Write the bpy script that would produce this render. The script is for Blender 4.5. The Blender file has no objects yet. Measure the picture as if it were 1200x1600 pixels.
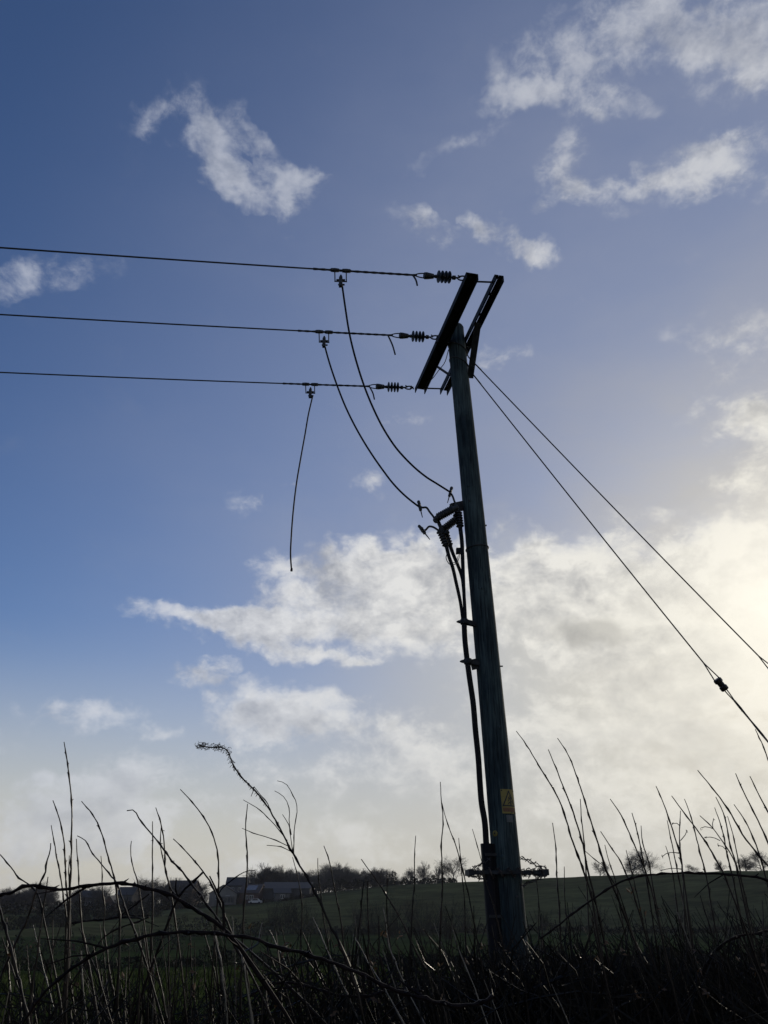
import bpy, math, random
from mathutils import Vector, Matrix
rnd = random.Random(7)
SC = bpy.context.scene
COL = SC.collection
R_ = math.radians

# ------------------------------------------------------------------ camera
F = 1186.0                       # focal length in photo pixels (photo is 1200 x 1600)
PITCH = R_(26.6)
EYE = Vector((0, 0, 1.6))
FWD = Vector((0, math.cos(PITCH), math.sin(PITCH)))
UPV = Vector((0, -math.sin(PITCH), math.cos(PITCH)))
RGT = Vector((1, 0, 0))
cam_d = bpy.data.cameras.new('camera')
cam = bpy.data.objects.new('camera', cam_d)
COL.objects.link(cam)
cam.location = EYE
cam.rotation_euler = (R_(90) + PITCH, 0, 0)
cam_d.sensor_fit = 'VERTICAL'
cam_d.sensor_height = 36.0
cam_d.lens = F / 1600 * 36.0
cam_d.clip_start = 0.05
cam_d.clip_end = 8000
SC.camera = cam
SC.render.resolution_x, SC.render.resolution_y = 768, 1024
SC.view_settings.view_transform = 'Standard'
SC.view_settings.look = 'None'
SC.view_settings.exposure = 0.0
SC.view_settings.gamma = 1.0

def ray(px, py):
    return FWD + RGT * ((px - 600) / F) + UPV * ((800 - py) / F)
def at(px, py, Y):
    d = ray(px, py)
    return EYE + d * (Y / d.y)
def mpp(p):                       # metres per photo pixel at a point
    return (p - EYE).dot(FWD) / F
def azel(px, py):
    d = ray(px, py).normalized()
    return math.atan2(d.x, d.y), math.asin(d.z)
def project(p):
    q = p - EYE
    w = q.dot(FWD)
    return 600 + F * q.dot(RGT) / w, 800 - F * q.dot(UPV) / w

# ------------------------------------------------------------------ sun and sky
SUN_AZ, SUN_EL = azel(1300, 975)
SKY_STRENGTH = 0.1
sun_d = bpy.data.lights.new('sun', 'SUN')
sun = bpy.data.objects.new('sun', sun_d)
COL.objects.link(sun)
sun_d.energy = 1.4
sun_d.angle = R_(10)
sun_d.color = (1.0, 0.90, 0.74)
SUN_DIR = Vector((math.sin(SUN_AZ) * math.cos(SUN_EL), math.cos(SUN_AZ) * math.cos(SUN_EL), math.sin(SUN_EL)))
sun.rotation_euler = (-SUN_DIR).to_track_quat('-Z', 'Y').to_euler()
sun.location = (0, 0, 30)

world = bpy.data.worlds.new('World')
SC.world = world
world.use_nodes = True
NT = world.node_tree
NT.nodes.clear()
def N(tree, typ, **kw):
    n = tree.nodes.new(typ)
    for k, v in kw.items():
        setattr(n, k, v)
    return n
class G:
    """small helper to wire node graphs"""
    def __init__(s, tree): s.t = tree
    def put(s, sock, v):
        if v is None: return
        if isinstance(v, bpy.types.NodeSocket): s.t.links.new(v, sock)
        else: sock.default_value = v
    def math(s, op, a, b=None, c=None, clamp=False):
        n = N(s.t, 'ShaderNodeMath', operation=op, use_clamp=clamp)
        for i, v in enumerate((a, b, c)): s.put(n.inputs[i], v)
        return n.outputs[0]
    def vmath(s, op, a, b=None, out=0):
        n = N(s.t, 'ShaderNodeVectorMath', operation=op)
        s.put(n.inputs[0], a); s.put(n.inputs[1], b)
        return n.outputs[out]
    def scale(s, a, f):
        n = N(s.t, 'ShaderNodeVectorMath', operation='SCALE')
        s.put(n.inputs[0], a); s.put(n.inputs[3], f)
        return n.outputs[0]
    def ramp(s, v, a, b, c=0.0, d=1.0, typ='SMOOTHSTEP'):
        n = N(s.t, 'ShaderNodeMapRange', interpolation_type=typ)
        for i, q in enumerate((v, a, b, c, d)): s.put(n.inputs[i], q)
        return n.outputs[0]
    def mix(s, f, a, b, blend='MIX'):
        n = N(s.t, 'ShaderNodeMix', data_type='RGBA', blend_type=blend)
        s.put(n.inputs[0], f); s.put(n.inputs[6], a); s.put(n.inputs[7], b)
        return n.outputs[2]
    def noise(s, vec, scale, detail=2.0, rough=0.5, out=0, dist=0.0):
        n = N(s.t, 'ShaderNodeTexNoise')
        s.put(n.inputs['Vector'], vec); n.inputs['Scale'].default_value = scale
        n.inputs['Detail'].default_value = detail; n.inputs['Roughness'].default_value = rough
        n.inputs['Distortion'].default_value = dist
        return n.outputs[out]
def rgb(r, g, b): return (r, g, b, 1.0)

# each cloud: photo pixel of its middle, half width, half height, tilt (degrees, clockwise), weight
CLOUDS = [
 (265,152,52,24,-28,.55),(319,193,40,34,0,.8),(338,240,46,18,58,.8),(373,281,44,15,30,.8),(438,281,40,24,35,.7),
 (483,276,36,15,10,.65),(449,325,11,24,0,.5),(385,222,34,12,10,.4),(238,180,14,26,10,.4),
 (891,92,98,46,-22,.8),(813,140,52,22,-15,.8),(930,160,64,24,5,.55),(890,232,24,46,8,.36),(871,266,38,26,30,.5),
 (920,309,60,12,20,.42),(847,317,18,12,0,.4),
 (1060,32,95,56,0,.85),(1084,63,48,34,0,.5),(1135,97,84,46,0,.45),(1183,111,30,34,0,.6),(1190,50,60,60,0,.5),
 (1093,268,86,28,-17,.75),(978,287,52,15,-5,.6),(1142,213,66,26,-10,.4),(1180,280,60,22,-5,.4),(1123,232,40,26,0,.5),
 (668,360,46,13,28,.55),(748,363,22,13,20,.7),(800,380,54,20,12,.75),(828,394,28,16,0,.6),(717,232,66,13,-30,.42),
 (85,432,84,20,-8,.42),(20,462,36,12,0,.3),(780,560,36,18,-20,.42),(395,780,30,24,0,.3),(580,765,22,22,-40,.36),
 (445,762,26,10,0,.3),(628,645,30,10,0,.25),(1075,405,20,12,-30,.35),(940,462,40,8,0,.25),
 (529,884,74,28,0,.9),(564,890,46,34,0,.75),(503,924,84,30,0,.7),(482,963,116,32,0,.75),(330,967,112,15,7,.95),
 (395,989,84,22,6,.85),(568,966,120,38,0,.7),(655,885,66,46,0,.8),(640,945,105,56,0,.75),(495,1031,70,11,0,.95),
 (555,1042,30,10,-10,.6),(306,1051,50,15,0,.95),(404,1112,66,32,0,1.0),(460,1126,80,28,0,.8),(535,1094,48,12,0,.6),
 (255,1143,40,10,0,.75),(150,1115,66,18,0,.7),(85,1103,48,14,0,.42),(190,1203,70,24,0,.75),(60,1211,36,14,0,.6),
 (20,1145,26,22,0,.3),(270,942,14,9,0,.45),(325,1080,24,14,-30,.35),(440,895,46,12,0,.5),(410,1010,50,14,10,.6),
 (60,1275,190,46,0,.5),(210,1250,150,34,0,.45),(330,1310,300,55,0,.35),(100,1345,260,44,0,.3),(420,1200,110,34,0,.35),
 (760,910,140,50,0,.95),(860,905,110,44,0,.9),(735,970,130,56,0,.7),(610,1135,90,26,0,.5),(970,1060,220,100,0,.6),
 (640,1180,180,46,0,.5),(880,1260,270,100,0,.5),(1110,1150,220,140,0,.6),(1090,862,90,26,-14,.6),(1170,835,80,36,-14,.7),
 (1010,930,170,60,-8,.9),(1140,960,150,90,0,1.0),(925,990,70,34,0,.7),
 (1165,655,80,30,-8,.75),(1190,730,60,50,0,.6),(1120,757,44,16,0,.55),(967,833,86,20,-8,.55),(775,822,40,20,0,.55),
 (833,856,28,20,-40,.7),(1000,800,40,12,0,.3),(1150,560,90,60,0,.3),(650,870,30,30,0,.5),(1190,640,60,20,0,.5)]

g = G(NT)
tc = N(NT, 'ShaderNodeTexCoord')
DIR = tc.outputs['Generated']
sep = N(NT, 'ShaderNodeSeparateXYZ'); NT.links.new(DIR, sep.inputs[0])
az = g.math('ARCTAN2', sep.outputs[0], sep.outputs[1])
el = g.math('ARCSINE', sep.outputs[2])
cmb = N(NT, 'ShaderNodeCombineXYZ')
NT.links.new(az, cmb.inputs[0]); NT.links.new(el, cmb.inputs[1])
w1 = g.vmath('SUBTRACT', g.noise(DIR, 7.0, 3.0, 0.55, out=1), (0.5, 0.5, 0.5))
w2 = g.vmath('SUBTRACT', g.noise(DIR, 26.0, 2.0, 0.5, out=1), (0.5, 0.5, 0.5))
w3 = g.vmath('SUBTRACT', g.noise(DIR, 75.0, 2.0, 0.5, out=1), (0.5, 0.5, 0.5))
warp = g.vmath('ADD', g.vmath('ADD', g.scale(w1, 0.055), g.scale(w2, 0.034)), g.scale(w3, 0.016))
sky_uv = g.vmath('MULTIPLY', g.vmath('ADD', cmb.outputs[0], warp), (1, 1, 0))
field = None
for (cx, cy, a, b, tilt, wt) in CLOUDS:
    t = R_(tilt)
    c0 = azel(cx, cy)
    e1 = azel(cx + a * math.cos(t), cy + a * math.sin(t))
    e2 = azel(cx - b * math.sin(t), cy + b * math.cos(t))
    v1 = (e1[0] - c0[0], e1[1] - c0[1]); v2 = (e2[0] - c0[0], e2[1] - c0[1])
    l1 = math.hypot(*v1); l2 = math.hypot(*v2)
    mp = N(NT, 'ShaderNodeMapping', vector_type='TEXTURE')
    NT.links.new(sky_uv, mp.inputs[0])
    mp.inputs[1].default_value = (c0[0], c0[1], 0)
    mp.inputs[2].default_value = (0, 0, math.atan2(v1[1], v1[0]))
    mp.inputs[3].default_value = (l1 * 1.7, l2 * 1.7, 1)
    gr = N(NT, 'ShaderNodeTexGradient', gradient_type='SPHERICAL')
    NT.links.new(mp.outputs[0], gr.inputs[0])
    field = g.math('MULTIPLY_ADD', gr.outputs[1], wt, field if field is not None else 0.0)
field = g.math('MINIMUM', field, 1.15)
# stretch the noise near the horizon the way a flat cloud layer foreshortens
stretch = g.vmath('ADD', g.vmath('MULTIPLY', DIR, (1.0, 1.0, 1.4)), g.scale(w2, 0.010))
n_big = g.noise(stretch, 10.0, 9.0, 0.62, dist=0.15)
n_fine = g.noise(stretch, 30.0, 7.0, 0.64, dist=0.25)
toward_sun = tuple(SUN_DIR * 0.020 + Vector((0, 0, 0.022)))
n_off = g.noise(g.vmath('ADD', stretch, toward_sun), 10.0, 5.0, 0.58, dist=0.15)
n_off2 = g.noise(g.vmath('ADD', stretch, tuple(Vector(toward_sun) * .4)), 30.0, 4.0, 0.62, dist=0.25)
lump = g.math('SUBTRACT', n_big, 0.5)
flump = g.math('SUBTRACT', n_fine, 0.5)
rough_amt = g.ramp(field, 0.0, 0.30)
n_mid = g.noise(stretch, 19.0, 3.0, 0.5)
billow = g.math('SUBTRACT', g.math('ABSOLUTE', g.math('SUBTRACT', n_mid, 0.5)), 0.09)
wisp = g.math('MULTIPLY_ADD', lump, 1.9, g.math('MULTIPLY_ADD', flump, 1.15, g.math('MULTIPLY', billow, 1.5)))
wisp = g.math('MULTIPLY', wisp, rough_amt)
cover = g.math('ADD', field, wisp)
core = g.math('MULTIPLY', g.ramp(cover, 0.16, 1.18), g.ramp(g.math('MULTIPLY_ADD', flump, 1.6, field), 0.0, 0.75, 0.55, 1.0))
veil_w = g.math('MULTIPLY', g.ramp(g.math('MULTIPLY_ADD', field, 1.1, g.math('MULTIPLY', g.math('MULTIPLY_ADD', lump, 2.6, g.math('MULTIPLY', flump, 1.9)), g.ramp(field, 0.0, 0.12))), 0.0, 1.0), 0.42)
core = g.math('MULTIPLY', core, g.ramp(el, R_(2), R_(17), 0.45, 1.0))
dens = g.math('SUBTRACT', 1.0, g.math('MULTIPLY', g.math('SUBTRACT', 1.0, core), g.math('SUBTRACT', 1.0, veil_w)))
thick = g.ramp(cover, 0.55, 1.50)
# angle to the sun
cosun = g.vmath('DOT_PRODUCT', DIR, tuple(SUN_DIR), out=1)
ang = g.math('ARCCOSINE', cosun)
glow_wide = g.ramp(ang, R_(68), R_(8), 0, 1)
glow_mid = g.ramp(ang, R_(27), R_(2), 0, 1)
glow_core = g.ramp(ang, R_(12), R_(1), 0, 1)
sky = N(NT, 'ShaderNodeTexSky', sky_type='NISHITA')
sky.sun_disc = False
sky.sun_elevation = SUN_EL
sky.sun_rotation = SUN_AZ
sky.altitude = 50
sky.air_density = 1.0
sky.dust_density = 0.6
sky.ozone_density = 2.2
K = 1.0 / SKY_STRENGTH
def kcol(r, gg, b): return rgb(r * K, gg * K, b * K)
blue = g.mix(1.0, sky.outputs[0], rgb(0.64, 0.75, 1.01), 'MULTIPLY')
# thin high haze veiling the blue towards the sun and the horizon
streak = g.noise(g.vmath('MULTIPLY', DIR, (1.0, 1.0, 2.2)), 3.5, 5.0, 0.55)
veil = g.math('MULTIPLY', glow_wide, g.ramp(streak, 0.3, 0.7, 0.72, 1.0), clamp=True)
low = g.ramp(el, R_(18), R_(0), 0, 0.90)
veil_c = g.mix(glow_mid, kcol(0.31, 0.337, 0.428), kcol(0.65, 0.62, 0.56))
hazy = g.mix(veil, blue, veil_c)
hazy = g.mix(low, hazy, kcol(0.585, 0.56, 0.495))
# smooth bank of thin cloud spreading from the sun's side down to the horizon
bank_az = g.ramp(g.math('MULTIPLY_ADD', el, 0.55, az), R_(-1), R_(24), 0, 1)
bank_el = g.ramp(g.math('MULTIPLY_ADD', g.math('SUBTRACT', n_big, 0.5), 0.25, el), R_(27), R_(13), 0, 0.85)
hazy = g.mix(g.math('MULTIPLY', bank_az, bank_el), hazy, g.mix(glow_mid, kcol(0.60, 0.59, 0.54), kcol(0.745, 0.695, 0.585)))
# clouds: lit edges against grey bellies
relief = g.math('MULTIPLY_ADD', g.math('SUBTRACT', n_off2, n_fine), 0.9, g.math('MULTIPLY', g.math('SUBTRACT', n_off, n_big), 3.2))
light = g.math('MULTIPLY_ADD', g.math('MULTIPLY', relief, g.ramp(el, R_(2), R_(26), 0.45, 1.0)), -1.45, 0.80)
light = g.math('MULTIPLY_ADD', thick, -0.42, light, clamp=True)
c_dark = g.mix(glow_wide, kcol(0.31, 0.34, 0.42), kcol(0.43, 0.43, 0.43))
c_lit = g.mix(glow_wide, kcol(0.60, 0.63, 0.71), kcol(0.90, 0.875, 0.80))
cloud_c = g.mix(light, c_dark, c_lit)
cloud_c = g.mix(g.math('MULTIPLY', glow_mid, 0.5), cloud_c, kcol(0.95, 0.905, 0.785))
opac = g.math('MULTIPLY', dens, g.ramp(el, R_(56), R_(22), 0.55, 0.88))
sky_all = g.mix(opac, hazy, cloud_c)
# one darker cloud drifting before the bright bank
mp = N(NT, 'ShaderNodeMapping', vector_type='TEXTURE')
NT.links.new(sky_uv, mp.inputs[0])
c0 = azel(925, 990)
mp.inputs[1].default_value = (c0[0], c0[1], 0)
mp.inputs[3].default_value = (0.075, 0.030, 1)
gr = N(NT, 'ShaderNodeTexGradient', gradient_type='SPHERICAL')
NT.links.new(mp.outputs[0], gr.inputs[0])
belly = g.ramp(g.math('MULTIPLY_ADD', lump, 0.7, gr.outputs[1]), 0.05, 0.75, 0, 0.6)
sky_all = g.mix(belly, sky_all, kcol(0.42, 0.41, 0.38))
sky_all = g.mix(g.math('MULTIPLY', glow_core, 0.75), sky_all, kcol(1.16, 1.10, 0.95))
bg = N(NT, 'ShaderNodeBackground')
bg.inputs[1].default_value = SKY_STRENGTH
NT.links.new(sky_all, bg.inputs[0])
wo = N(NT, 'ShaderNodeOutputWorld')
NT.links.new(bg.outputs[0], wo.inputs[0])
world.cycles.sampling_method = 'MANUAL'
world.cycles.sample_map_resolution = 512

# ------------------------------------------------------------------ materials
def make_mat(name, c1, c2, scale=6.0, rough=0.7, stretch=(1, 1, 1), bump=0.0, metal=0.0, rand=0.0, detail=5.0, spec=0.5, coord='Object', lo=0.3, hi=0.7):
    m = bpy.data.materials.new(name); m.use_nodes = True
    t = m.node_tree; h = G(t)
    p = t.nodes['Principled BSDF']
    c = N(t, 'ShaderNodeTexCoord')
    v = h.vmath('MULTIPLY', c.outputs[coord], stretch)
    n = h.noise(v, scale, detail, 0.6)
    f = h.ramp(n, lo, hi)
    col = h.mix(f, rgb(*c1), rgb(*c2))
    if rand:
        oi = N(t, 'ShaderNodeObjectInfo')
        k = h.ramp(oi.outputs['Random'], 0, 1, 1 - rand, 1 + rand, 'LINEAR')
        cc = N(t, 'ShaderNodeCombineXYZ')
        for i in range(3): t.links.new(k, cc.inputs[i])
        col = h.mix(1.0, col, cc.outputs[0], 'MULTIPLY')
    t.links.new(col, p.inputs['Base Color'])
    t.links.new(h.ramp(n, 0.2, 0.8, rough - 0.1, min(1, rough + 0.1), 'LINEAR'), p.inputs['Roughness'])
    p.inputs['Metallic'].default_value = metal
    p.inputs['Specular IOR Level'].default_value = spec
    if bump:
        b = N(t, 'ShaderNodeBump'); b.inputs['Strength'].default_value = bump; b.inputs['Distance'].default_value = 0.01
        t.links.new(n, b.inputs['Height']); t.links.new(b.outputs[0], p.inputs['Normal'])
    return m
M = {}
M['wood'] = make_mat('weathered_pole_wood', (.014, .024, .028), (.062, .088, .090), 5.0, .85, (9, 9, .45), .9, lo=.28, hi=.75, spec=.25)
def crack(m):
    t = m.node_tree; h = G(t); p = t.nodes['Principled BSDF']
    c = N(t, 'ShaderNodeTexCoord')
    n = h.noise(h.vmath('MULTIPLY', c.outputs['Object'], (1, 1, .028)), 95, 4, .6)
    stain = h.noise(h.vmath('MULTIPLY', c.outputs['Object'], (1, 1, .35)), 3.0, 5, .65)
    old = p.inputs['Base Color'].links[0].from_socket
    col = h.mix(1.0, old, h.mix(h.ramp(stain, .35, .68), rgb(.45, .5, .55), rgb(1.5, 1.45, 1.35)), 'MULTIPLY')
    col = h.mix(h.ramp(n, .46, .34), col, rgb(.004, .005, .006))
    t.links.new(col, p.inputs['Base Color'])
    b = N(t, 'ShaderNodeBump'); b.inputs['Strength'].default_value = .9; b.inputs['Distance'].default_value = .008
    t.links.new(n, b.inputs['Height']); t.links.new(b.outputs[0], p.inputs['Normal'])
crack(M['wood'])
M['wood_end'] = make_mat('pole_top_wood', (.05, .05, .045), (.12, .12, .10), 14, .9)
M['steel'] = make_mat('weathered_steel', (.012, .013, .015), (.035, .037, .040), 9, .7, bump=.15, spec=.25)
M['galv'] = make_mat('galvanised_fittings', (.025, .026, .028), (.06, .062, .066), 20, .6, spec=.3)
M['conductor'] = make_mat('conductor_metal', (.030, .030, .032), (.055, .055, .058), 30, .65, spec=.25)
M['rubber'] = make_mat('black_cable_sheath', (.004, .004, .005), (.010, .010, .011), 8, .6, spec=.15)
M['polymer'] = make_mat('grey_insulator_polymer', (.022, .023, .026), (.040, .042, .046), 10, .55, spec=.3)
M['porcelain'] = make_mat('brown_glazed_porcelain', (.010, .008, .008), (.022, .017, .016), 10, .4, spec=.3)
M['guard'] = make_mat('black_cable_guard', (.005, .006, .008), (.014, .014, .018), 7, .7, (1, 1, .2), spec=.12)
M['yellow'] = make_mat('faded_yellow_sign', (.19, .145, .028), (.28, .215, .05), 16, .6)
M['black'] = make_mat('black_sign_ink', (.010, .010, .010), (.02, .02, .02), 16, .6)
M['redink'] = make_mat('sign_text_ink', (.12, .055, .025), (.20, .09, .04), 60, .7)
M['plate'] = make_mat('small_dark_plate', (.05, .06, .06), (.10, .11, .11), 20, .6)
M['pale'] = make_mat('pale_lettering', (.09, .095, .09), (.14, .14, .13), 40, .7)
M['barb'] = make_mat('rusty_barbed_wire', (.030, .026, .024), (.075, .055, .045), 30, .6, metal=.3)
M['stem'] = make_mat('bramble_bark', (.007, .005, .004), (.026, .018, .014), 24, .32, (1, 1, .5), .25, rand=.35, spec=.17)
M['arch'] = make_mat('dark_bramble_bark', (.007, .005, .005), (.026, .017, .015), 24, .5, (1, 1, .5), .3, rand=.2, spec=.06)
M['stem_glint'] = make_mat('glint_lightened_bark', (.028, .024, .020), (.085, .074, .062), 24, .26, (1, 1, .5), .2, rand=.2, spec=.9)  # glossy bark, base colour lightened to imitate silvery glints on near-black stems
M['seed'] = make_mat('dry_seed_fibre', (.035, .024, .016), (.085, .060, .040), 40, .6, spec=.1)
M['twig'] = make_mat('undergrowth_twigs', (.005, .004, .003), (.022, .018, .013), 3.0, .5, spec=.12)
M['deadleaf'] = make_mat('dead_leaves', (.05, .024, .009), (.13, .065, .02), 3, .7, coord='Object')
M['scrub'] = make_mat('bush_leaves', (.007, .010, .005), (.022, .027, .013), .9, .75, rand=.2, spec=.05)
M['hedge'] = make_mat('hedge_twigs', (.012, .013, .009), (.034, .035, .026), .35, .8, rand=.25, spec=.05)
M['bark'] = make_mat('tree_bark', (.040, .037, .035), (.075, .070, .064), 1.5, .85, rand=.2)
M['treetwig'] = make_mat('tree_twigs', (.050, .046, .044), (.095, .088, .082), .6, .85, rand=.25, spec=.1)
M['brick'] = make_mat('house_brick', (.05, .03, .024), (.09, .054, .042), 1.2, .85)
M['render'] = make_mat('cream_render', (.11, .11, .105), (.16, .155, .145), .5, .85)
M['grey_render'] = make_mat('grey_render', (.06, .06, .06), (.10, .10, .095), .5, .85)
M['tile'] = make_mat('roof_tiles', (.022, .022, .025), (.045, .043, .043), 2.0, .8, (1, 1, 4))
M['tile_red'] = make_mat('brown_roof_tiles', (.04, .028, .024), (.07, .05, .042), 2.0, .8, (1, 1, 4))
M['barn'] = make_mat('dark_barn_sheet', (.012, .013, .016), (.028, .030, .034), .8, .7)
M['glass'] = make_mat('window_glass', (.02, .025, .03), (.04, .045, .05), 1, .12)
M['solar'] = make_mat('solar_panel', (.05, .06, .08), (.08, .09, .11), 1, .18, spec=1.0)
M['white'] = make_mat('white_paint', (.38, .38, .38), (.45, .45, .45), 1, .35)
M['tyre'] = make_mat('tyre_rubber', (.015, .015, .015), (.025, .025, .025), 5, .8)
M['grass'] = make_mat('grass_blades', (.020, .034, .007), (.060, .080, .020), .8, .6, spec=.05)

def ground_mat():
    m = bpy.data.materials.new('fields'); m.use_nodes = True
    t = m.node_tree; h = G(t); p = t.nodes['Principled BSDF']
    c = N(t, 'ShaderNodeTexCoord'); P = c.outputs['Object']
    s = N(t, 'ShaderNodeSeparateXYZ'); t.links.new(P, s.inputs[0])
    r = h.vmath('LENGTH', h.vmath('MULTIPLY', P, (1, 1, 0)), out=1)
    rr = h.math('MULTIPLY_ADD', h.noise(P, .05, 3), 8.0, r)
    fine = h.noise(P, 2.2, 8, .7)
    broad = h.noise(P, .035, 4, .6)
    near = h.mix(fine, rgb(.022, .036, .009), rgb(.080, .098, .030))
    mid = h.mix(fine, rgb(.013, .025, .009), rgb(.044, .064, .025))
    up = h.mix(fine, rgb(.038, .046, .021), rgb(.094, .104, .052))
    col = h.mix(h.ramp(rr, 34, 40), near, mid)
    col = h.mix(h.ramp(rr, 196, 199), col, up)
    mud = h.ramp(broad, .45, .7, 0, .55)
    col = h.mix(mud, col, rgb(.030, .027, .017))
    patch = h.noise(h.vmath('MULTIPLY', P, (.35, 1.0, 1.0)), .22, 6, .7)
    col = h.mix(1.0, col, h.mix(h.ramp(patch, .3, .7), rgb(.62, .62, .62), rgb(1.3, 1.28, 1.2)), 'MULTIPLY')
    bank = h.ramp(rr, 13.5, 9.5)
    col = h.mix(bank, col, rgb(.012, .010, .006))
    t.links.new(col, p.inputs['Base Color'])
    p.inputs['Roughness'].default_value = .9
    p.inputs['Specular IOR Level'].default_value = 0.0
    b = N(t, 'ShaderNodeBump'); b.inputs['Strength'].default_value = .8; b.inputs['Distance'].default_value = .12
    t.links.new(fine, b.inputs['Height']); t.links.new(b.outputs[0], p.inputs['Normal'])
    return m
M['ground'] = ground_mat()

# ------------------------------------------------------------------ mesh helpers
def frame_of(d):
    d = d.normalized()
    a = Vector((0, 0, 1)) if abs(d.z) < .9 else Vector((1, 0, 0))
    u = d.cross(a).normalized()
    return u, d.cross(u).normalized()
class MB:
    def __init__(s): s.v = []; s.f = []; s.smooth = True
    def quad(s, *pts):
        i = len(s.v); s.v += [tuple(p) for p in pts]; s.f.append(tuple(range(i, i + len(pts))))
    def tube(s, pts, radii, n=6, cap=True):
        pts = [Vector(p) for p in pts]
        if not hasattr(radii, '__len__'): radii = [radii] * len(pts)
        base = len(s.v); u = None
        for i, p in enumerate(pts):
            d = (pts[min(i + 1, len(pts) - 1)] - pts[max(i - 1, 0)])
            if d.length < 1e-9: d = Vector((0, 0, 1))
            d.normalize()
            if u is None: u, w = frame_of(d)
            else:
                u = (u - d * u.dot(d)); u.normalize(); w = d.cross(u)
            for k in range(n):
                a = 2 * math.pi * k / n
                s.v.append(tuple(p + (u * math.cos(a) + w * math.sin(a)) * radii[i]))
        for i in range(len(pts) - 1):
            for k in range(n):
                a = base + i * n + k; b = base + i * n + (k + 1) % n
                s.f.append((a, b, b + n, a + n))
        if cap:
            s.f.append(tuple(base + k for k in reversed(range(n))))
            e = base + (len(pts) - 1) * n
            s.f.append(tuple(e + k for k in range(n)))
    def lathe(s, a, b, prof, n=14):
        """prof: (t along a-b, radius)"""
        a, b = Vector(a), Vector(b); u, w = frame_of(b - a)
        base = len(s.v)
        for t, r in prof:
            p = a.lerp(b, t)
            for k in range(n):
                q = 2 * math.pi * k / n
                s.v.append(tuple(p + (u * math.cos(q) + w * math.sin(q)) * r))
        for i in range(len(prof) - 1):
            for k in range(n):
                c = base + i * n + k; d = base + i * n + (k + 1) % n
                s.f.append((c, d, d + n, c + n))
        s.f.append(tuple(base + k for k in reversed(range(n))))
        e = base + (len(prof) - 1) * n
        s.f.append(tuple(e + k for k in range(n)))
    def box(s, c, x, y, z):
        """c centre, x y z half-extent vectors"""
        c, x, y, z = map(Vector, (c, x, y, z)); i = len(s.v)
        for sx in (-1, 1):
            for sy in (-1, 1):
                for sz in (-1, 1): s.v.append(tuple(c + x * sx + y * sy + z * sz))
        for q in ((0, 1, 3, 2), (4, 6, 7, 5), (0, 4, 5, 1), (2, 3, 7, 6), (0, 2, 6, 4), (1, 5, 7, 3)):
            s.f.append(tuple(i + k for k in q))
    def bar(s, a, b, wu, wv, up=None):
        a, b = Vector(a), Vector(b); d = (b - a).normalized()
        if up is None: u, v = frame_of(d)
        else:
            v = (Vector(up) - d * Vector(up).dot(d)).normalized(); u = d.cross(v)
        s.box((a + b) / 2, (b - a) / 2, u * wu, v * wv)
    def build(s, name, mat, parent=None, loc=None, smooth=True):
        me = bpy.data.meshes.new(name)
        off = Vector(loc) if loc is not None else Vector((0, 0, 0))
        me.from_pydata([tuple(Vector(p) - off) for p in s.v] if loc is not None else s.v, [], s.f)
        me.materials.append(mat); me.update()
        if smooth:
            me.polygons.foreach_set('use_smooth', [True] * len(me.polygons))
            try: me.set_sharp_from_angle(angle=R_(38))
            except Exception: pass
        o = bpy.data.objects.new(name, me); COL.objects.link(o)
        if parent is not None:
            o.parent = parent
            o.location = off - parent_world(parent)
        else: o.location = off
        return o
def parent_world(p):
    v = Vector(p.location)
    while p.parent is not None:
        p = p.parent; v = v + Vector(p.location)
    return v
def part(mb, name, mat, parent, smooth=True):
    """mesh given in world coordinates, stored relative to its parent"""
    return mb.build(name, mat, parent, parent_world(parent), smooth)
def tag(o, label=None, cat=None, group=None, kind=None):
    if label: o['label'] = label
    if cat: o['category'] = cat
    if group: o['group'] = group
    if kind: o['kind'] = kind
    return o
def thing(name, loc, label, cat, group=None):
    o = bpy.data.objects.new(name, None); COL.objects.link(o)
    o.empty_display_size = .1
    o.location = loc
    return tag(o, label, cat, group)
def copy_tree(o, parent=None):
    c = o.copy(); COL.objects.link(c); c.parent = parent
    for ch in list(o.children): copy_tree(ch, c)
    return c
def smooth_path(pts, per=6):
    pts = [Vector(p) for p in pts]
    if len(pts) < 3: return [pts[0].lerp(pts[-1], i / per) for i in range(per + 1)]
    out = []
    P = [pts[0] * 2 - pts[1]] + pts + [pts[-1] * 2 - pts[-2]]
    for i in range(1, len(P) - 2):
        a, b, c, d = P[i - 1:i + 3]
        l0, l1, l2 = max(1e-6, (b - a).length), max(1e-6, (c - b).length), max(1e-6, (d - c).length)
        mb_ = ((b - a) / l0 * l1 + (c - b) / l1 * l0) / (l0 + l1) * l1
        mc_ = ((c - b) / l1 * l2 + (d - c) / l2 * l1) / (l1 + l2) * l1
        for k in range(per):
            t = k / per
            out.append(b * (2 * t ** 3 - 3 * t * t + 1) + mb_ * (t ** 3 - 2 * t * t + t) + c * (3 * t * t - 2 * t ** 3) + mc_ * (t ** 3 - t * t))
    out.append(pts[-1]); return out

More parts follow.
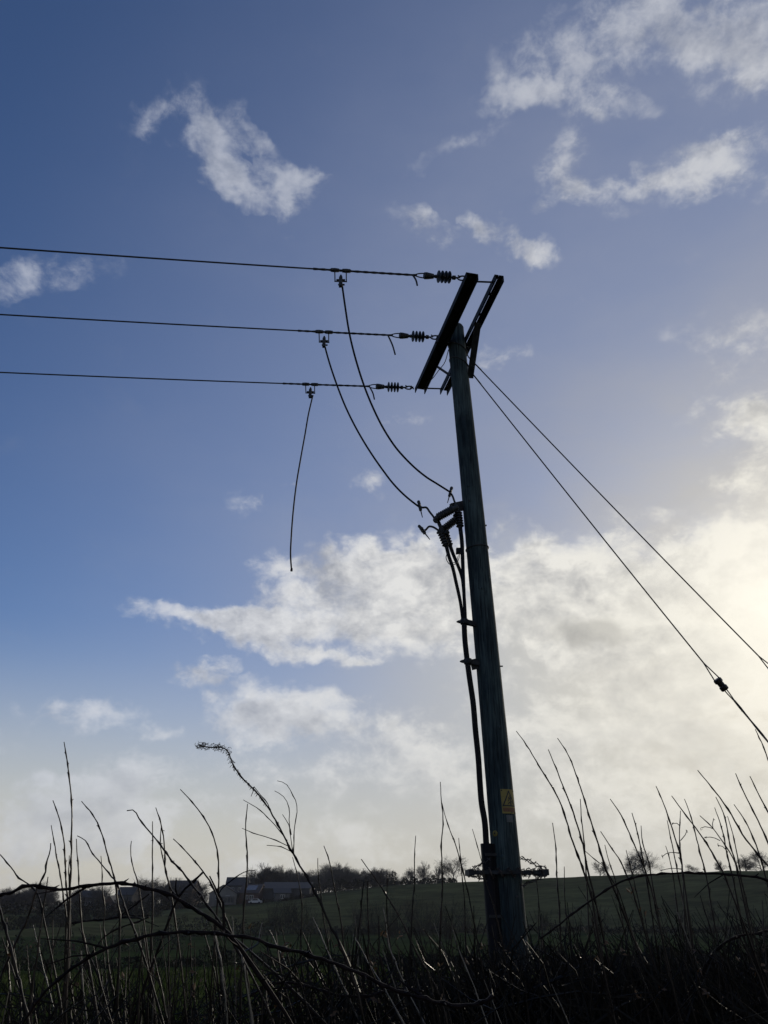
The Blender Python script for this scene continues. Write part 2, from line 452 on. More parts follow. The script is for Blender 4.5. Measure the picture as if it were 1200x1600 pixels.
# ------------------------------------------------------------------ ground
HORIZON = [(-400, 1424), (0, 1422), (120, 1422), (230, 1418), (408, 1407), (490, 1397), (616, 1383), (763, 1376.5), (900, 1370), (1000, 1366), (1133, 1361), (1200, 1360), (1700, 1352)]
HZ = [azel(*p) for p in HORIZON]
CREST = 270.0
PROFILE = [(0, 0), (15, 0), (25, -.45), (40, -1.4), (80, -4.2), (120, -6.2), (170, -7.4), (195, -6.6)]
def crest_z(a):
    if a <= HZ[0][0]: e = HZ[0][1]
    elif a >= HZ[-1][0]: e = HZ[-1][1]
    else:
        for (a0, e0), (a1, e1) in zip(HZ, HZ[1:]):
            if a0 <= a <= a1: e = e0 + (e1 - e0) * (a - a0) / (a1 - a0); break
    return EYE.z + CREST * math.tan(e)
def ground_z(x, y):
    r = math.hypot(x, y); a = math.atan2(x, y)
    zc = crest_z(a)
    if r <= 195:
        for (r0, z0), (r1, z1) in zip(PROFILE, PROFILE[1:]):
            if r <= r1:
                t = (r - r0) / (r1 - r0)
                z = z0 + (z1 - z0) * t; break
        return z
    if r <= CREST:
        t = (r - 195) / (CREST - 195); z0 = PROFILE[-1][1]
        return z0 + (zc - z0) * (1.35 * t - .35 * t * t)
    if r <= 600: return zc - (r - CREST) * .034
    return zc - 330 * .034 - (r - 600) * .002
mb = MB()
rings = [.01, 3, 6, 9, 12, 15, 18, 21, 25, 30, 35, 40, 50, 60, 70, 80, 95, 110, 120, 135, 150, 170, 182, 195, 205, 215, 225, 235, 245, 255, 264, 270, 277, 290, 320, 380, 460, 600, 900, 1500]
NA = 420
for r in rings:
    for k in range(NA):
        a = 2 * math.pi * k / NA - math.pi
        x, y = r * math.sin(a), r * math.cos(a)
        bump_ = (.11 * math.sin(k * 1.9 + r) + .08 * math.sin(k * 4.3 + 1.3 * r)) if r > 180 else .03 * math.sin(k * 2.7 + r * 1.9)
        mb.v.append((x, y, ground_z(x, y) + bump_))
for i in range(len(rings) - 1):
    for k in range(NA):
        a = i * NA + k; b = i * NA + (k + 1) % NA
        mb.f.append((a, a + NA, b + NA, b))
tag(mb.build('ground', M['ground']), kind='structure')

# ------------------------------------------------------------------ the pole
BASE = at(823.5, 1723, 8.0); BASE.z = 0.0
TOP = at(711.4, 514, 8.0)
def pole_c(z): return BASE.lerp(TOP, z / TOP.z) + Vector((.018 * math.sin(math.pi * max(0, min(1, z / TOP.z))), 0, 0))
def pole_r(z): return .142 + (.112 - .142) * z / TOP.z
AX = (TOP - BASE).normalized()
pole = thing('utility_pole', BASE, 'tall leaning weathered wooden power pole with a double steel crossarm at its top', 'utility pole')
mb = MB()
zs = [-.05 + (TOP.z + .05) * i / 60 for i in range(61)]
nn = 28
for i, z in enumerate(zs):
    c = pole_c(z); r = pole_r(z)
    for k in range(nn):
        a = 2 * math.pi * k / nn
        q = r * (1 + .012 * math.sin(3 * a + z * .8) + .010 * math.sin(5 * a - z * 1.7) + rnd.uniform(-.004, .004))
        mb.v.append(tuple(c + Vector((math.cos(a) * q, math.sin(a) * q, 0))))
for i in range(60):
    for k in range(nn):
        a = i * nn + k; b = i * nn + (k + 1) % nn
        mb.f.append((a, b, b + nn, a + nn))
mb.f.append(tuple(60 * nn + k for k in range(nn)))
part(mb, 'shaft', M['wood'], pole)
mb = MB(); mb.lathe(TOP + AX * .002, TOP + AX * .045, [(0, .113), (.5, .105), (1, .06)], 20)
part(mb, 'pole_cap', M['wood_end'], pole)

# crossarm: two inverted steel channels clasping the pole
A_NEAR, A_FAR = at(738, 431, 6.75), at(656, 611, 9.05)
B_NEAR, B_FAR = at(780, 434, 6.86), at(693, 613, 9.2)
ARM = (A_FAR - A_NEAR).normalized()
ACR = ARM.cross(Vector((0, 0, 1))).normalized()         # across the arm, towards +X
AUP = ACR.cross(ARM).normalized()
def channel(a, b, w, h, th=.010):
    m = MB()
    m.bar(a + AUP * (h / 2 - th / 2), b + AUP * (h / 2 - th / 2), w / 2, th / 2, AUP)
    for s in (-1, 1):
        o = ACR * s * (w / 2 - th / 2) - AUP * (th / 2 + .001)
        m.bar(a + o, b + o, th / 2, (h - th) / 2, AUP)
    return m
arm_near = part(channel(A_NEAR, A_FAR, .150, .085), 'crossarm', M['steel'], pole, False)
for o_, w_ in ((-.030, .050), (.031, .056)):      # two angles back to back with a slit of sky between
    m = MB(); a_, b_ = B_NEAR + ACR * o_, B_FAR + ACR * o_
    m.bar(a_ + AUP * .038, b_ + AUP * .038, w_ / 2, .005, AUP)
    e_ = ACR * (w_ / 2 - .005) * (1 if o_ > 0 else -1) - AUP * .008
    m.bar(a_ + e_, b_ + e_, .005, .040, AUP)
    part(m, 'crossarm', M['steel'], pole, False)
def nut(p, d, r=.016, h=.03):
    m = MB(); d = Vector(d).normalized(); m.lathe(p - d * h / 2, p + d * h / 2, [(0, r), (.45, r), (.46, r * .55), (1, r * .55)], 6); return m
for t in (.035, .965):
    a, b = A_NEAR.lerp(A_FAR, t), B_NEAR.lerp(B_FAR, t)
    m = MB(); m.tube([a + ACR * .06, b - ACR * .03], .011, 8)
    part(m, 'tie_rod', M['steel'], pole)
for t in (.02, .14, .30, .55):
    for q, up in ((A_NEAR.lerp(A_FAR, t), 1), (B_NEAR.lerp(B_FAR, t), 1)):
        part(nut(q + AUP * .040, -AUP, .014, .06), 'bolt', M['galv'], pole)
m = MB(); m.bar(at(747, 503, 7.45) - AUP * .01, at(734.5, 591, 7.98), .004, .042, ACR)
part(m, 'brace', M['steel'], pole, False)
m = MB(); m.bar(at(679, 570, 8.55), at(704, 587, 8.04), .03, .006, AUP)
part(m, 'brace', M['steel'], pole, False)
zt = TOP.z - .28
m = MB(); m.tube([pole_c(zt) - ACR * .30, pole_c(zt) + ACR * .28], .012, 8)
part(m, 'through_bolt', M['steel'], pole)
for px, py, s in ((757, 821, .018), (782, 1041, .014)):
    p = at(px, py, 8.0); part(nut(p, (1, 0, 0), s, .05), 'bolt', M['steel'], pole)
p = at(733, 782, 7.885); part(nut(p, (0, -1, 0), .012, .02), 'bolt', M['galv'], pole)
p = at(808, 1401, 7.86); part(nut(p, (0, -1, 0), .012, .02), 'bolt', M['galv'], pole)
# wire band with loose tails
zb = at(740, 858, 8.0).z
m = MB(); ring = []
for k in range(33):
    a = 2 * math.pi * k / 32; r = pole_r(zb) + .006
    ring.append(pole_c(zb) + Vector((math.cos(a) * r, math.sin(a) * r, .012 * math.cos(a))))
m.tube(ring, .007, 6)
m.tube(smooth_path([at(757, 858, 7.95), at(761, 861, 7.93), at(763, 867, 7.92), at(761, 872, 7.93)]), .004, 5)
part(m, 'wire_band', M['conductor'], pole)
m = MB(); m.box(at(717.5, 861, 7.98), (.035, 0, 0), (0, .03, 0), (0, 0, .03))
m.tube([at(714, 858, 7.94), at(713, 866, 7.93)], .009, 6)
part(m, 'earth_clamp', M['steel'], pole, False)
m = MB(); m.tube(smooth_path([at(701, 546, 8.1), at(694, 568, 8.2), at(686, 578, 8.3), at(677, 590, 8.4), at(670, 597, 8.5)]), .006, 6)
part(m, 'bonding_wire', M['conductor'], pole)
# knots and dents in the wood
for z, a, r in ((5.9, -2.0, .020), (3.1, -1.2, .024), (2.3, -.9, .020), (4.6, -1.7, .018), (1.9, -1.9, .02), (6.9, -1.4, .016)):
    c = pole_c(z); d = Vector((math.cos(a), math.sin(a), 0)); q = c + d * (pole_r(z) - .004)
    m = MB(); m.lathe(q, q + d * .010, [(0, r * 1.25), (.6, r), (1, r * .5)], 9)
    part(m, 'wood_knot', M['wood'], pole)

# ------------------------------------------------------------------ strain insulators and line conductors
ATT = [at(727, 435, 6.97), at(684, 527.5, 8.02), at(643, 606, 9.1)]
LEFT = [at(-40, 384, 5.70), at(-40, 489, 6.83), at(-40, 580, 7.96)]
proto = thing('strain_insulator', (0, 0, 0), 'nearest of three grey disc strain insulators, on the upper tip of the crossarm', 'insulator', 'strain insulators on the crossarm')
# built along -X from the arm
m = MB()
m.tube(smooth_path([(.03, 0, .02), (-.01, .03, .0), (-.05, .035, 0), (-.085, .02, 0), (-.10, 0, 0)]), .010, 6)
m.tube(smooth_path([(.03, 0, -.02), (-.01, -.03, .0), (-.05, -.035, 0), (-.085, -.02, 0), (-.10, 0, 0)]), .010, 6)
m.tube([(-.012, -.045, 0), (-.012, .045, .0)], .009, 6)
m.tube(smooth_path([(-.07, 0, .0), (-.075, 0, .03), (-.09, 0, .04)]), .008, 6)
hk = m.build('hook', M['galv'], proto)
m = MB(); m.lathe((-.09, 0, 0), (-.40, 0, 0), [(0, .012), (.12, .012), (.13, .027), (.24, .027), (.25, .014), (.34, .020), (.95, .022), (1, .016)], 12)
m.build('core', M['polymer'], proto)
for x in (-.205, -.250, -.296, -.342):
    m = MB(); m.lathe((x + .014, 0, 0), (x - .016, 0, 0), [(0, .024), (.30, .055), (.42, .073), (.58, .074), (.72, .06), (1, .024)], 18)
    m.build('shed', M['polymer'], proto)
m = MB()
m.lathe((-.385, 0, 0), (-.53, 0, 0), [(0, .014), (.10, .014), (.18, .030), (.72, .042), (.95, .042), (1, .034)], 12)
m.tube([(-.505, -.05, 0), (-.505, .05, 0)], .012, 8)
m.build('end_fitting', M['galv'], proto)
INSUL_L = .50
strain_labels = [None, 'middle of three grey disc strain insulators, hooked to the crossarm beside the pole top', 'lowest-looking of three grey disc strain insulators, hooked to the far tip of the crossarm']
wire_labels = ['highest of the three overhead conductors, its jumper running to the topmost cable terminal', 'middle of the three overhead conductors, its jumper reaching the terminal beside the pole', 'lowest of the three overhead conductors, carrying the jumper that hangs loose']
WPT = []
for i in range(3):
    o = proto if i == 0 else copy_tree(proto)
    o.location = ATT[i]
    d = (LEFT[i] - ATT[i]).normalized()
    o.rotation_euler = d.to_track_quat('-X', 'Z').to_euler()
    if i: o['label'] = strain_labels[i]
    w = thing('overhead_conductor', ATT[i] + d * (INSUL_L + .10), wire_labels[i], 'power line', 'overhead conductors')
    a = ATT[i] + d * INSUL_L
    L = (LEFT[i] - a).length
    def wp(s, a=a, d=d, L=L, i=i):
        h = Vector((d.x, d.y, 0)).length
        q = a + Vector((d.x, d.y, 0)) * s + Vector((0, 0, d.z * s))
        return q + Vector((0, 0, .0016 * s * (s - L)))
    WPT.append((wp, L))
    s0 = .12
    m = MB(); m.tube([wp(s0 + k * (70 - s0) / 90 * (k / 90)) for k in range(91)], .0092, 7)
    part(m, 'wire', M['conductor'], w)
    m = MB(); pts = [wp(s0 + 1.25 * k / 60) for k in range(61)]
    m.tube(pts, [.0132 + .0020 * math.sin(k * 1.3) for k in range(61)], 7)
    part(m, 'armour_rod', M['conductor'], w)
    # loop round the end fitting
    n2 = frame_of(d)
    side = Vector((0, 0, 1))
    m = MB()
    for sg in (-1, 1):
        m.tube(smooth_path([wp(.16), wp(.08) + side * .030 * sg, wp(.0) + side * .030 * sg, wp(-.03) + side * .012 * sg]), .0075, 6)
    part(m, 'end_loop', M['conductor'], w)
    m = MB()
    tx = [(645, 432, 652, 446), (606, 527, 617.5, 554), (577, 606, 585, 624)][i]
    def s_of(px, wp=wp, L=L):
        lo, hi = -.2, L
        for _ in range(40):
            md = (lo + hi) / 2
            if project(wp(md))[0] > px: lo = md
            else: hi = md
        return lo
    s1 = s_of(tx[0]); st = wp(s1)
    e = at(tx[2], tx[3], st.y); md = at((tx[0] + tx[2]) / 2 + 1.5, (tx[1] + tx[3]) / 2 - 1, st.y)
    m.tube(smooth_path([st, md, e]), .011, 6)
    part(m, 'cut_tail', M['conductor'], w)
    # stirrup
    x0, x1, yb = [(523, 541, 439.5), (498.5, 513.5, 534.5), (477.5, 491.5, 614)][i]
    sa, sb = s_of(x0), s_of(x1); pa, pb = wp(sa), wp(sb)
    la, lb = at(x0 + .5, yb, pa.y), at(x1 + .2, yb + .6, pb.y)
    m = MB(); m.tube([pa, la], .0075, 6); m.tube([la - (lb - la).normalized() * .007, lb + (lb - la).normalized() * .007], .0075, 6); m.tube([lb, pb], .0075, 6)
    part(m, 'stirrup', M['galv'], w)
    m = MB()
    for s in (sa, sb):
        m.lathe(wp(s + .05), wp(s - .055), [(0, .016), (.08, .022), (.5, .025), (.92, .022), (1, .016)], 8)
    part(m, 'clamp', M['galv'], w)
    STIR = (la + lb) / 2
    WPT[i] = (wp, L, STIR)

def hotclamp(parent, p, d, name='line_clamp', k=1.0):
    """a bolted clamp with an eye screw, long axis d"""
    d = Vector(d).normalized(); u, v = frame_of(d)
    m = MB()
    m.bar(p - d * .045 * k, p + d * .045 * k, .020 * k, .016 * k, v)
    m.tube([p - u * .050 * k + d * .01, p + u * .045 * k + d * .01], .013 * k, 7)
    m.tube([p - u * .040 * k - d * .02, p + u * .042 * k - d * .02], .010 * k, 7)
    m.lathe(p + d * .04 * k, p + d * .085 * k, [(0, .014 * k), (.4, .020 * k), (.8, .018 * k), (1, .008 * k)], 8)
    m.tube([p - d * .04 * k, p - d * .14 * k], [.009 * k, .005 * k], 6)
    return part(m, name, M['galv'], parent)

# jumpers
J1 = [(534.5, 445), (539, 477), (547, 526), (557.7, 568), (569, 603), (581, 633), (604, 678), (619, 700), (633, 716), (650, 732.5), (667, 746), (683, 756), (702, 768)]
J2 = [(507, 539), (513, 561), (527, 603), (541, 638), (562, 679), (600, 737), (613, 754), (628, 770), (643, 783), (655, 792)]
J3 = [(488.5, 619), (482, 647), (476.5, 679), (470, 715), (463, 757), (458, 800), (455, 840), (454, 868), (455.5, 891)]
jl = ['long curved jumper cable from the highest conductor down to the terminal at the pole face', 'curved jumper cable from the middle conductor down to the outer cable terminal', 'short jumper cable hanging loose from the lowest conductor, its end cut free']
for i, (J, Ye) in enumerate(((J1, 7.90), (J2, 7.88), (J3, None))):
    Ys = WPT[i][2].y
    Ye = Ye or Ys + .02
    pts = [WPT[i][2]] + [at(x, y, Ys + (Ye - Ys) * (k + 1) / len(J)) for k, (x, y) in enumerate(J)]
    j = thing('jumper_cable', pts[0], jl[i], 'cable', 'jumper cables')
    m = MB(); sp = smooth_path(pts[1:] if i < 2 else pts[1:], 6)
    m.tube(sp, .0115 if i < 2 else .0105, 7)
    part(m, 'cable', M['rubber'], j)
    q = WPT[i][2]
    m = MB()
    m.bar(q + Vector((0, 0, .055)), q + Vector((0, 0, -.075)), .020, .020, (1, 0, 0))
    m.tube([q + Vector((-.05, 0, .02)), q + Vector((.05, 0, .02))], .013, 7)
    m.tube([q + Vector((-.03, .02, -.03)), q + Vector((.045, .02, -.03))], .011, 7)
    m.lathe(q + Vector((0, 0, .05)), q + Vector((0, 0, .10)), [(0, .016), (.5, .018), (1, .008)], 8)
    m.tube([q + Vector((0, 0, -.07)), pts[1]], .013, 6)
    part(m, 'line_clamp', M['galv'], j, False)
    if i == 2:
        m = MB(); m.lathe(sp[-1] + Vector((0, 0, .03)), sp[-1] - Vector((0, 0, .012)), [(0, .011), (.3, .015), (1, .015)], 8)
        part(m, 'end_cap', M['rubber'], j)

# ------------------------------------------------------------------ cable terminations and arresters
YT = 7.93
def ribbed(m, a, b, core, fin, n, seg=12, th=.5):
    prof = []
    for k in range(n):
        t0 = k / n; dt = 1 / n
        prof += [(t0, core), (t0 + dt * (.5 - th / 2), core), (t0 + dt * (.5 - th / 8), fin), (t0 + dt * (.5 + th / 8), fin), (t0 + dt * (.5 + th / 2), core)]
    prof.append((1, core))
    m.lathe(a, b, prof, seg)
def terminal(label, arm, clamp_d, bush, core, fin, nf, Y):
    t = thing('cable_termination', at(*bush[1], Y), label, 'terminal', 'cable terminations on the pole')
    m = MB(); ribbed(m, at(*bush[0], Y), at(*bush[1], Y), core, fin, nf)
    part(m, 'bushing', M['porcelain'], t)
    pts = [at(x, y, Y) for x, y in arm]
    m = MB(); m.tube(smooth_path(pts, 5), .0125, 7)
    m.lathe(pts[-1] + Vector((-.02, 0, .03)), pts[-1] + Vector((.01, 0, -.03)), [(0, .012), (.3, .028), (.7, .028), (1, .016)], 8)
    part(m, 'terminal_arm', M['galv'], t)
    hotclamp(t, pts[0], clamp_d)
    return t
terminal('topmost cable terminal, its short upright arm close against the pole', [(703.5, 770), (706.5, 774), (710, 783), (713.5, 792)], (.28, 0, 1), [(716, 800), (719, 824)], .028, .046, 6, 7.90)
terminal('outer upper cable terminal with a bent arm, joined to the middle jumper', [(656, 792), (660, 793), (665.7, 792.9), (671.5, 800), (677, 807), (681, 813)], (-.2, 0, 1), [(689, 833), (697, 853)], .030, .043, 5, 7.88)
terminal('lowest cable terminal with a bent arm whose clamp holds no jumper', [(660.5, 829), (664, 828.5), (671, 822.6), (675, 823), (684, 828), (688, 831)], (-.7, 0, 1), [(696.5, 832), (703.5, 853)], .027, .039, 5, 7.98)
def arrester(label, a, b, core, fin, n, Y, caps):
    s = thing('surge_arrester', at(*b, Y), label, 'surge arrester', 'surge arresters beside the pole')
    A, B = at(*a, Y), at(*b, Y); d = (B - A).normalized()
    m = MB(); ribbed(m, A, B, core, fin, n); part(m, 'housing', M['polymer'], s)
    m = MB(); m.lathe(A - d * .05, A + d * .002, [(0, .014), (.45, .016), (.5, .030), (1, .030)], 10); part(m, 'end_cap', M['galv'], s)
    m = MB(); m.lathe(B - d * .002, B + d * caps, [(0, .032), (.5, .032), (.55, .020), (1, .020)], 10); part(m, 'end_cap', M['galv'], s)
arrester('thick ribbed black surge arrester, the upper of the two slanting ones', (684, 808.4), (706.5, 796), .043, .051, 8, 7.86, .06)
arrester('thin finned surge arrester, the lower of the two slanting ones', (691, 828.5), (713.5, 811), .022, .048, 9, 7.95, .05)
# the bracket that carries them is bolted to the pole
m = MB()
m.bar(at(706, 794, 7.93), at(724, 790, 7.99), .022, .055, (0, 0, 1))
m.bar(at(714.5, 788, 7.93), at(715.5, 815, 7.93), .028, .030, (0, 1, 0))
for x, y in ((712, 804), (716, 812)):
    q = at(x, y, 7.93); m.lathe(q - Vector((.03, 0, .02)), q + Vector((.03, 0, .02)), [(0, .010), (.3, .022), (.7, .022), (1, .010)], 7)
part(m, 'terminal_bracket', M['steel'], pole, False)
m = MB()
m.bar(at(683, 811, 7.92), at(692, 832, 7.92), .018, .018, (0, 1, 0))
m.bar(at(685, 829, 7.93), at(702, 834, 7.93), .016, .020, (0, 1, 0))
for x, y in ((682.5, 812), (686.5, 831), (690, 824), (697, 832)):
    q = at(x, y, 7.92); m.lathe(q - Vector((.03, 0, .02)), q + Vector((.03, 0, .02)), [(0, .010), (.3, .022), (.7, .022), (1, .010)], 7)
part(m, 'link_strap', M['steel'], pole, False)

# ------------------------------------------------------------------ riser cable
rc = thing('riser_cable', BASE + Vector((-.22, -.12, 0)), 'thick black three core cable running down the pole into its guard', 'cable')
def tubepx(m, pts, rpx, Y0, Y1=None, n=9, per=6):
    Y1 = Y1 or Y0
    P = [at(x, y, Y0 + (Y1 - Y0) * k / (len(pts) - 1)) for k, (x, y) in enumerate(pts)]
    sp = smooth_path(P, per)
    if hasattr(rpx, '__len__'):
        L = len(sp) - 1
        rr = [(rpx[0] + (rpx[1] - rpx[0]) * k / L) * mpp(q) for k, q in enumerate(sp)]
    else: rr = [rpx * mpp(q) for q in sp]
    m.tube(sp, rr, n); return sp
m = MB(); tubepx(m, [(697, 852), (701, 868), (707, 886), (713, 912), (719.5, 942), (723.5, 972)], (3.0, 2.6), 7.88, 7.90); part(m, 'cable_core', M['rubber'], rc)
m = MB(); tubepx(m, [(703, 852), (708, 866), (714, 880), (721, 899), (725, 930), (727.5, 972)], (3.0, 2.5), 7.97, 7.93); part(m, 'cable_core', M['rubber'], rc)
m = MB(); tubepx(m, [(719, 824), (721.5, 845), (722.5, 867), (723.5, 893), (725, 930), (727, 972)], (3.4, 2.6), 7.88, 7.88); part(m, 'cable_core', M['rubber'], rc)
m = MB(); tubepx(m, [(725, 965), (726.5, 1000), (730.5, 1036), (734, 1062), (739, 1096), (743, 1142), (747.5, 1186), (750, 1225), (752.5, 1255), (757.5, 1285), (759.5, 1315), (764, 1375), (773, 1500), (783, 1640), (790, 1718)], (4.2, 5.0), 7.90, 7.88, 12)
part(m, 'cable_bundle', M['rubber'], rc)
for (x, y) in ((725.5, 971.5), (731, 1033.5)):
    q = at(x, y, 7.90)
    m = MB(); k = mpp(q)
    m.lathe(q - Vector((0, 0, .028)), q + Vector((0, 0, .028)), [(0, 6.0 * k), (.3, 7 * k), (.7, 7 * k), (1, 6.0 * k)], 12)
    m.bar(q, q + Vector((.16, .05, -.02)), .022, .026, (0, 0, 1))
    m.lathe(q - Vector((.045, 0, 0)), q - Vector((.085, 0, 0)), [(0, .02), (.5, .016), (1, .006)], 7)
    part(m, 'cable_cleat', M['steel'], rc)
m = MB(); m.bar(at(739, 1030, 7.93), at(743, 1046, 7.95), .035, .02, (0, 1, 0)); part(m, 'cleat_bracket', M['steel'], rc, False)
m = MB()
m.tube(smooth_path([at(699, 864, 7.84), at(697, 872, 7.82), at(703, 882, 7.83), at(711, 881.5, 7.86), at(717, 873, 7.90), at(718, 864, 7.92)]), .005, 5)
m.tube(smooth_path([at(705, 879, 7.83), at(711, 879, 7.85), at(716, 868, 7.9)]), .004, 5)
part(m, 'earth_lead', M['conductor'], rc)
gd = thing('cable_guard', BASE + Vector((-.20, -.14, 0)), 'black guard channel over the cable at the foot of the pole', 'cable guard')
m = MB(); gp = []
for (x, y) in ((760.5, 1317.5), (764, 1360), (770, 1440), (778, 1540), (791, 1718)):
    gp.append(at(x, y, 7.84))
sp = smooth_path(gp, 5)
base = len(m.v)
for q in sp:                      # half-round hat section open to the pole
    for k in range(9):
        a = math.pi * k / 8
        m.v.append(tuple(q + Vector((-math.cos(a) * .047, -math.sin(a) * .05 + .05, 0))))
    m.v.append(tuple(q + Vector((.085, .075, 0)))); m.v.append(tuple(q + Vector((-.047, .12, 0))))
for i in range(len(sp) - 1):
    for k in range(11):
        a = i * 11 + k; b = i * 11 + (k + 1) % 11
        m.f.append((a, b, b + 11, a + 11))
m.f.append(tuple(range(11)))
part(m, 'channel', M['guard'], gd)
m = MB()
for (x, y) in ((768, 1335), (775, 1432), (784, 1530)):
    q = at(x, y, 7.80); m.bar(q - Vector((.06, 0, 0)), q + Vector((.055, .05, 0)), .012, .003, (0, 1, 0))
part(m, 'strap', M['steel'], gd, False)

# ------------------------------------------------------------------ signs on the pole
def wrap(zc, ang0, off):
    """map plate coordinates (u metres along the bark, v metres up) onto the pole"""
    def f(u, v, o=0.0):
        z = zc + v; r = pole_r(z) + off + o
        a = ang0 + u / pole_r(z)
        return pole_c(z) + Vector((math.sin(a) * r, -math.cos(a) * r, 0))
    return f
def sheet(m, f, u0, u1, v0, v1, o=0, n=10):
    for i in range(n):
        a, b = u0 + (u1 - u0) * i / n, u0 + (u1 - u0) * (i + 1) / n
        m.quad(f(a, v0, o), f(b, v0, o), f(b, v1, o), f(a, v1, o))
def strip(m, f, pts, w, o):
    for (u0, v0), (u1, v1) in zip(pts, pts[1:]):
        d = Vector((u1 - u0, v1 - v0)); n_ = Vector((-d.y, d.x)).normalized() * w / 2; e = d.normalized() * w / 2
        k = max(1, int(d.length / .015))
        for i in range(k):
            p0 = Vector((u0, v0)) - (e if i == 0 else e * 0) + d * i / k; p1 = Vector((u0, v0)) + d * (i + 1) / k + (e if i == k - 1 else e * 0)
            m.quad(f(*(p0 - n_), o), f(*(p1 - n_), o), f(*(p1 + n_), o), f(*(p0 + n_), o))
zc = at(792, 1252, 7.87).z
view_a = math.atan2(BASE.x, 8.0)
f = wrap(zc, R_(38) - view_a, .005)
ws = thing('warning_sign', pole_c(zc), 'yellow electrical danger sign with black triangle, bent round the pole', 'sign')
m = MB(); sheet(m, f, -.080, .080, -.110, .112); sheet(m, f, -.080, .080, -.110, .112, -.003)
for u in (-.080, .080): m.quad(f(u, -.110, -.003), f(u, -.110), f(u, .112), f(u, .112, -.003))
for v in (-.110, .112):
    for i in range(10):
        a, b = -.080 + .160 * i / 10, -.080 + .160 * (i + 1) / 10
        m.quad(f(a, v, -.003), f(b, v, -.003), f(b, v), f(a, v))
part(m, 'plate', M['yellow'], ws)
m = MB(); strip(m, f, [(-.066, -.040), (.066, -.040), (0, .094), (-.066, -.040)], .011, .002); part(m, 'triangle', M['black'], ws, False)
m = MB()      # falling figure struck by a bolt
strip(m, f, [(.010, .052), (-.008, .030), (.004, .030), (-.012, .004)], .007, .002)
strip(m, f, [(.012, .022), (.018, .000), (.006, -.012), (.014, -.028)], .011, .002)
strip(m, f, [(.018, .004), (.032, -.006), (.030, -.024)], .008, .002)
strip(m, f, [(-.004, -.010), (-.018, -.026)], .007, .002)
strip(m, f, [(.016, .036), (.020, .030)], .012, .002)
part(m, 'figure', M['black'], ws, False)
m = MB(); sheet(m, f, -.070, .070, -.094, -.058, .002, 8); part(m, 'text_panel', M['redink'], ws, False)
m = MB()
for u, v in ((-.070, .100), (.070, .100), (.070, -.102)):
    q = f(u, v, 0); d = (q - pole_c(zc + v)); d.z = 0; d.normalize(); m.lathe(q - d * .004, q + d * .006, [(0, .008), (1, .006)], 8)
part(m, 'nail', M['black'], ws)
zc = at(794, 1279, 7.87).z
f = wrap(zc, R_(33) - view_a, .005)
pt = thing('number_plate', pole_c(zc), 'small dark plate nailed just under the yellow danger sign', 'plate')
m = MB(); sheet(m, f, -.035, .035, -.032, .032); sheet(m, f, -.035, .035, -.032, .032, -.004); part(m, 'plate', M['plate'], pt)
m = MB(); sheet(m, f, -.012, .012, -.018, -.004, .002, 3); sheet(m, f, -.010, .010, .004, .014, .002, 3); part(m, 'mark', M['pale'], pt)
q = at(771.3, 1302, 7.88)
dk = thing('marker_disc', q, 'small round yellow disc nailed to the pole below the danger sign', 'marker')
d = (q - pole_c(q.z)); d.z = 0; d.normalize(); q = pole_c(q.z) + d * (pole_r(q.z) + .002)
m = MB(); m.lathe(q, q + d * .008, [(0, .027), (.8, .027), (1, .024)], 18); part(m, 'disc', M['yellow'], dk)
m = MB(); m.lathe(q + d * .008, q + d * .014, [(0, .009), (1, .006)], 8); part(m, 'nail', M['black'], dk)

# ------------------------------------------------------------------ anti-climb barbed wire
bz = at(795, 1363, 7.86).z
bc = pole_c(bz)
ac = thing('anti_climbing_guard', bc, 'barbed wire wound on a frame sticking out both sides of the pole', 'barbed wire guard')
xl, xr = at(736, 1363, 7.86), at(852, 1363, 7.86)
for dy in (-.16, .16):
    m = MB(); m.bar(Vector((xl.x, bc.y + dy, bz)), Vector((xr.x, bc.y + dy, bz)), .016, .016, (0, 0, 1)); part(m, 'frame_bar', M['steel'], ac, False)
for x in (xl.x, xr.x):
    m = MB(); m.bar(Vector((x, bc.y - .19, bz - .0)), Vector((x, bc.y + .19, bz)), .026, .026, (0, 0, 1)); part(m, 'end_bar', M['steel'], ac, False)
def barbed(m, a, b, seed, wig=.006, coil=.0):
    q = random.Random(seed); a, b = Vector(a), Vector(b); L = (b - a).length; n = max(6, int(L / .012))
    d = (b - a).normalized(); u, v = frame_of(d)
    pts = [a + (b - a) * i / n + u * (math.sin(i * .9) * wig + coil * math.cos(i * .8)) + v * (math.cos(i * 1.1) * wig + coil * math.sin(i * .8)) for i in range(n + 1)]
    m.tube(pts, .0042, 4)
    for i in range(2, n, 4):
        t = pts[i]; w = Vector((q.uniform(-1, 1), q.uniform(-1, 1), q.uniform(-1, 1))).normalized() * .020
        m.tube([t - w, t + w], .0034, 4)
        w = Vector((q.uniform(-1, 1), q.uniform(-1, 1), q.uniform(-1, 1))).normalized() * .018
        m.tube([t - w, t + w], .0034, 4)
sd = 1
for dy in (-.16, .16):
    for k in range(3):
        m = MB(); z = bz + (k - 1) * .014
        barbed(m, (xl.x - .01, bc.y + dy + .01 * k, z), (xr.x + .01, bc.y + dy - .01 * k, z), sd, .006, .024); sd += 1
        part(m, 'barbed_strand', M['barb'], ac)
for x in (xl.x, xr.x):
    m = MB(); barbed(m, (x, bc.y - .18, bz), (x, bc.y + .18, bz), sd, .006, .02); sd += 1; part(m, 'barbed_strand', M['barb'], ac)
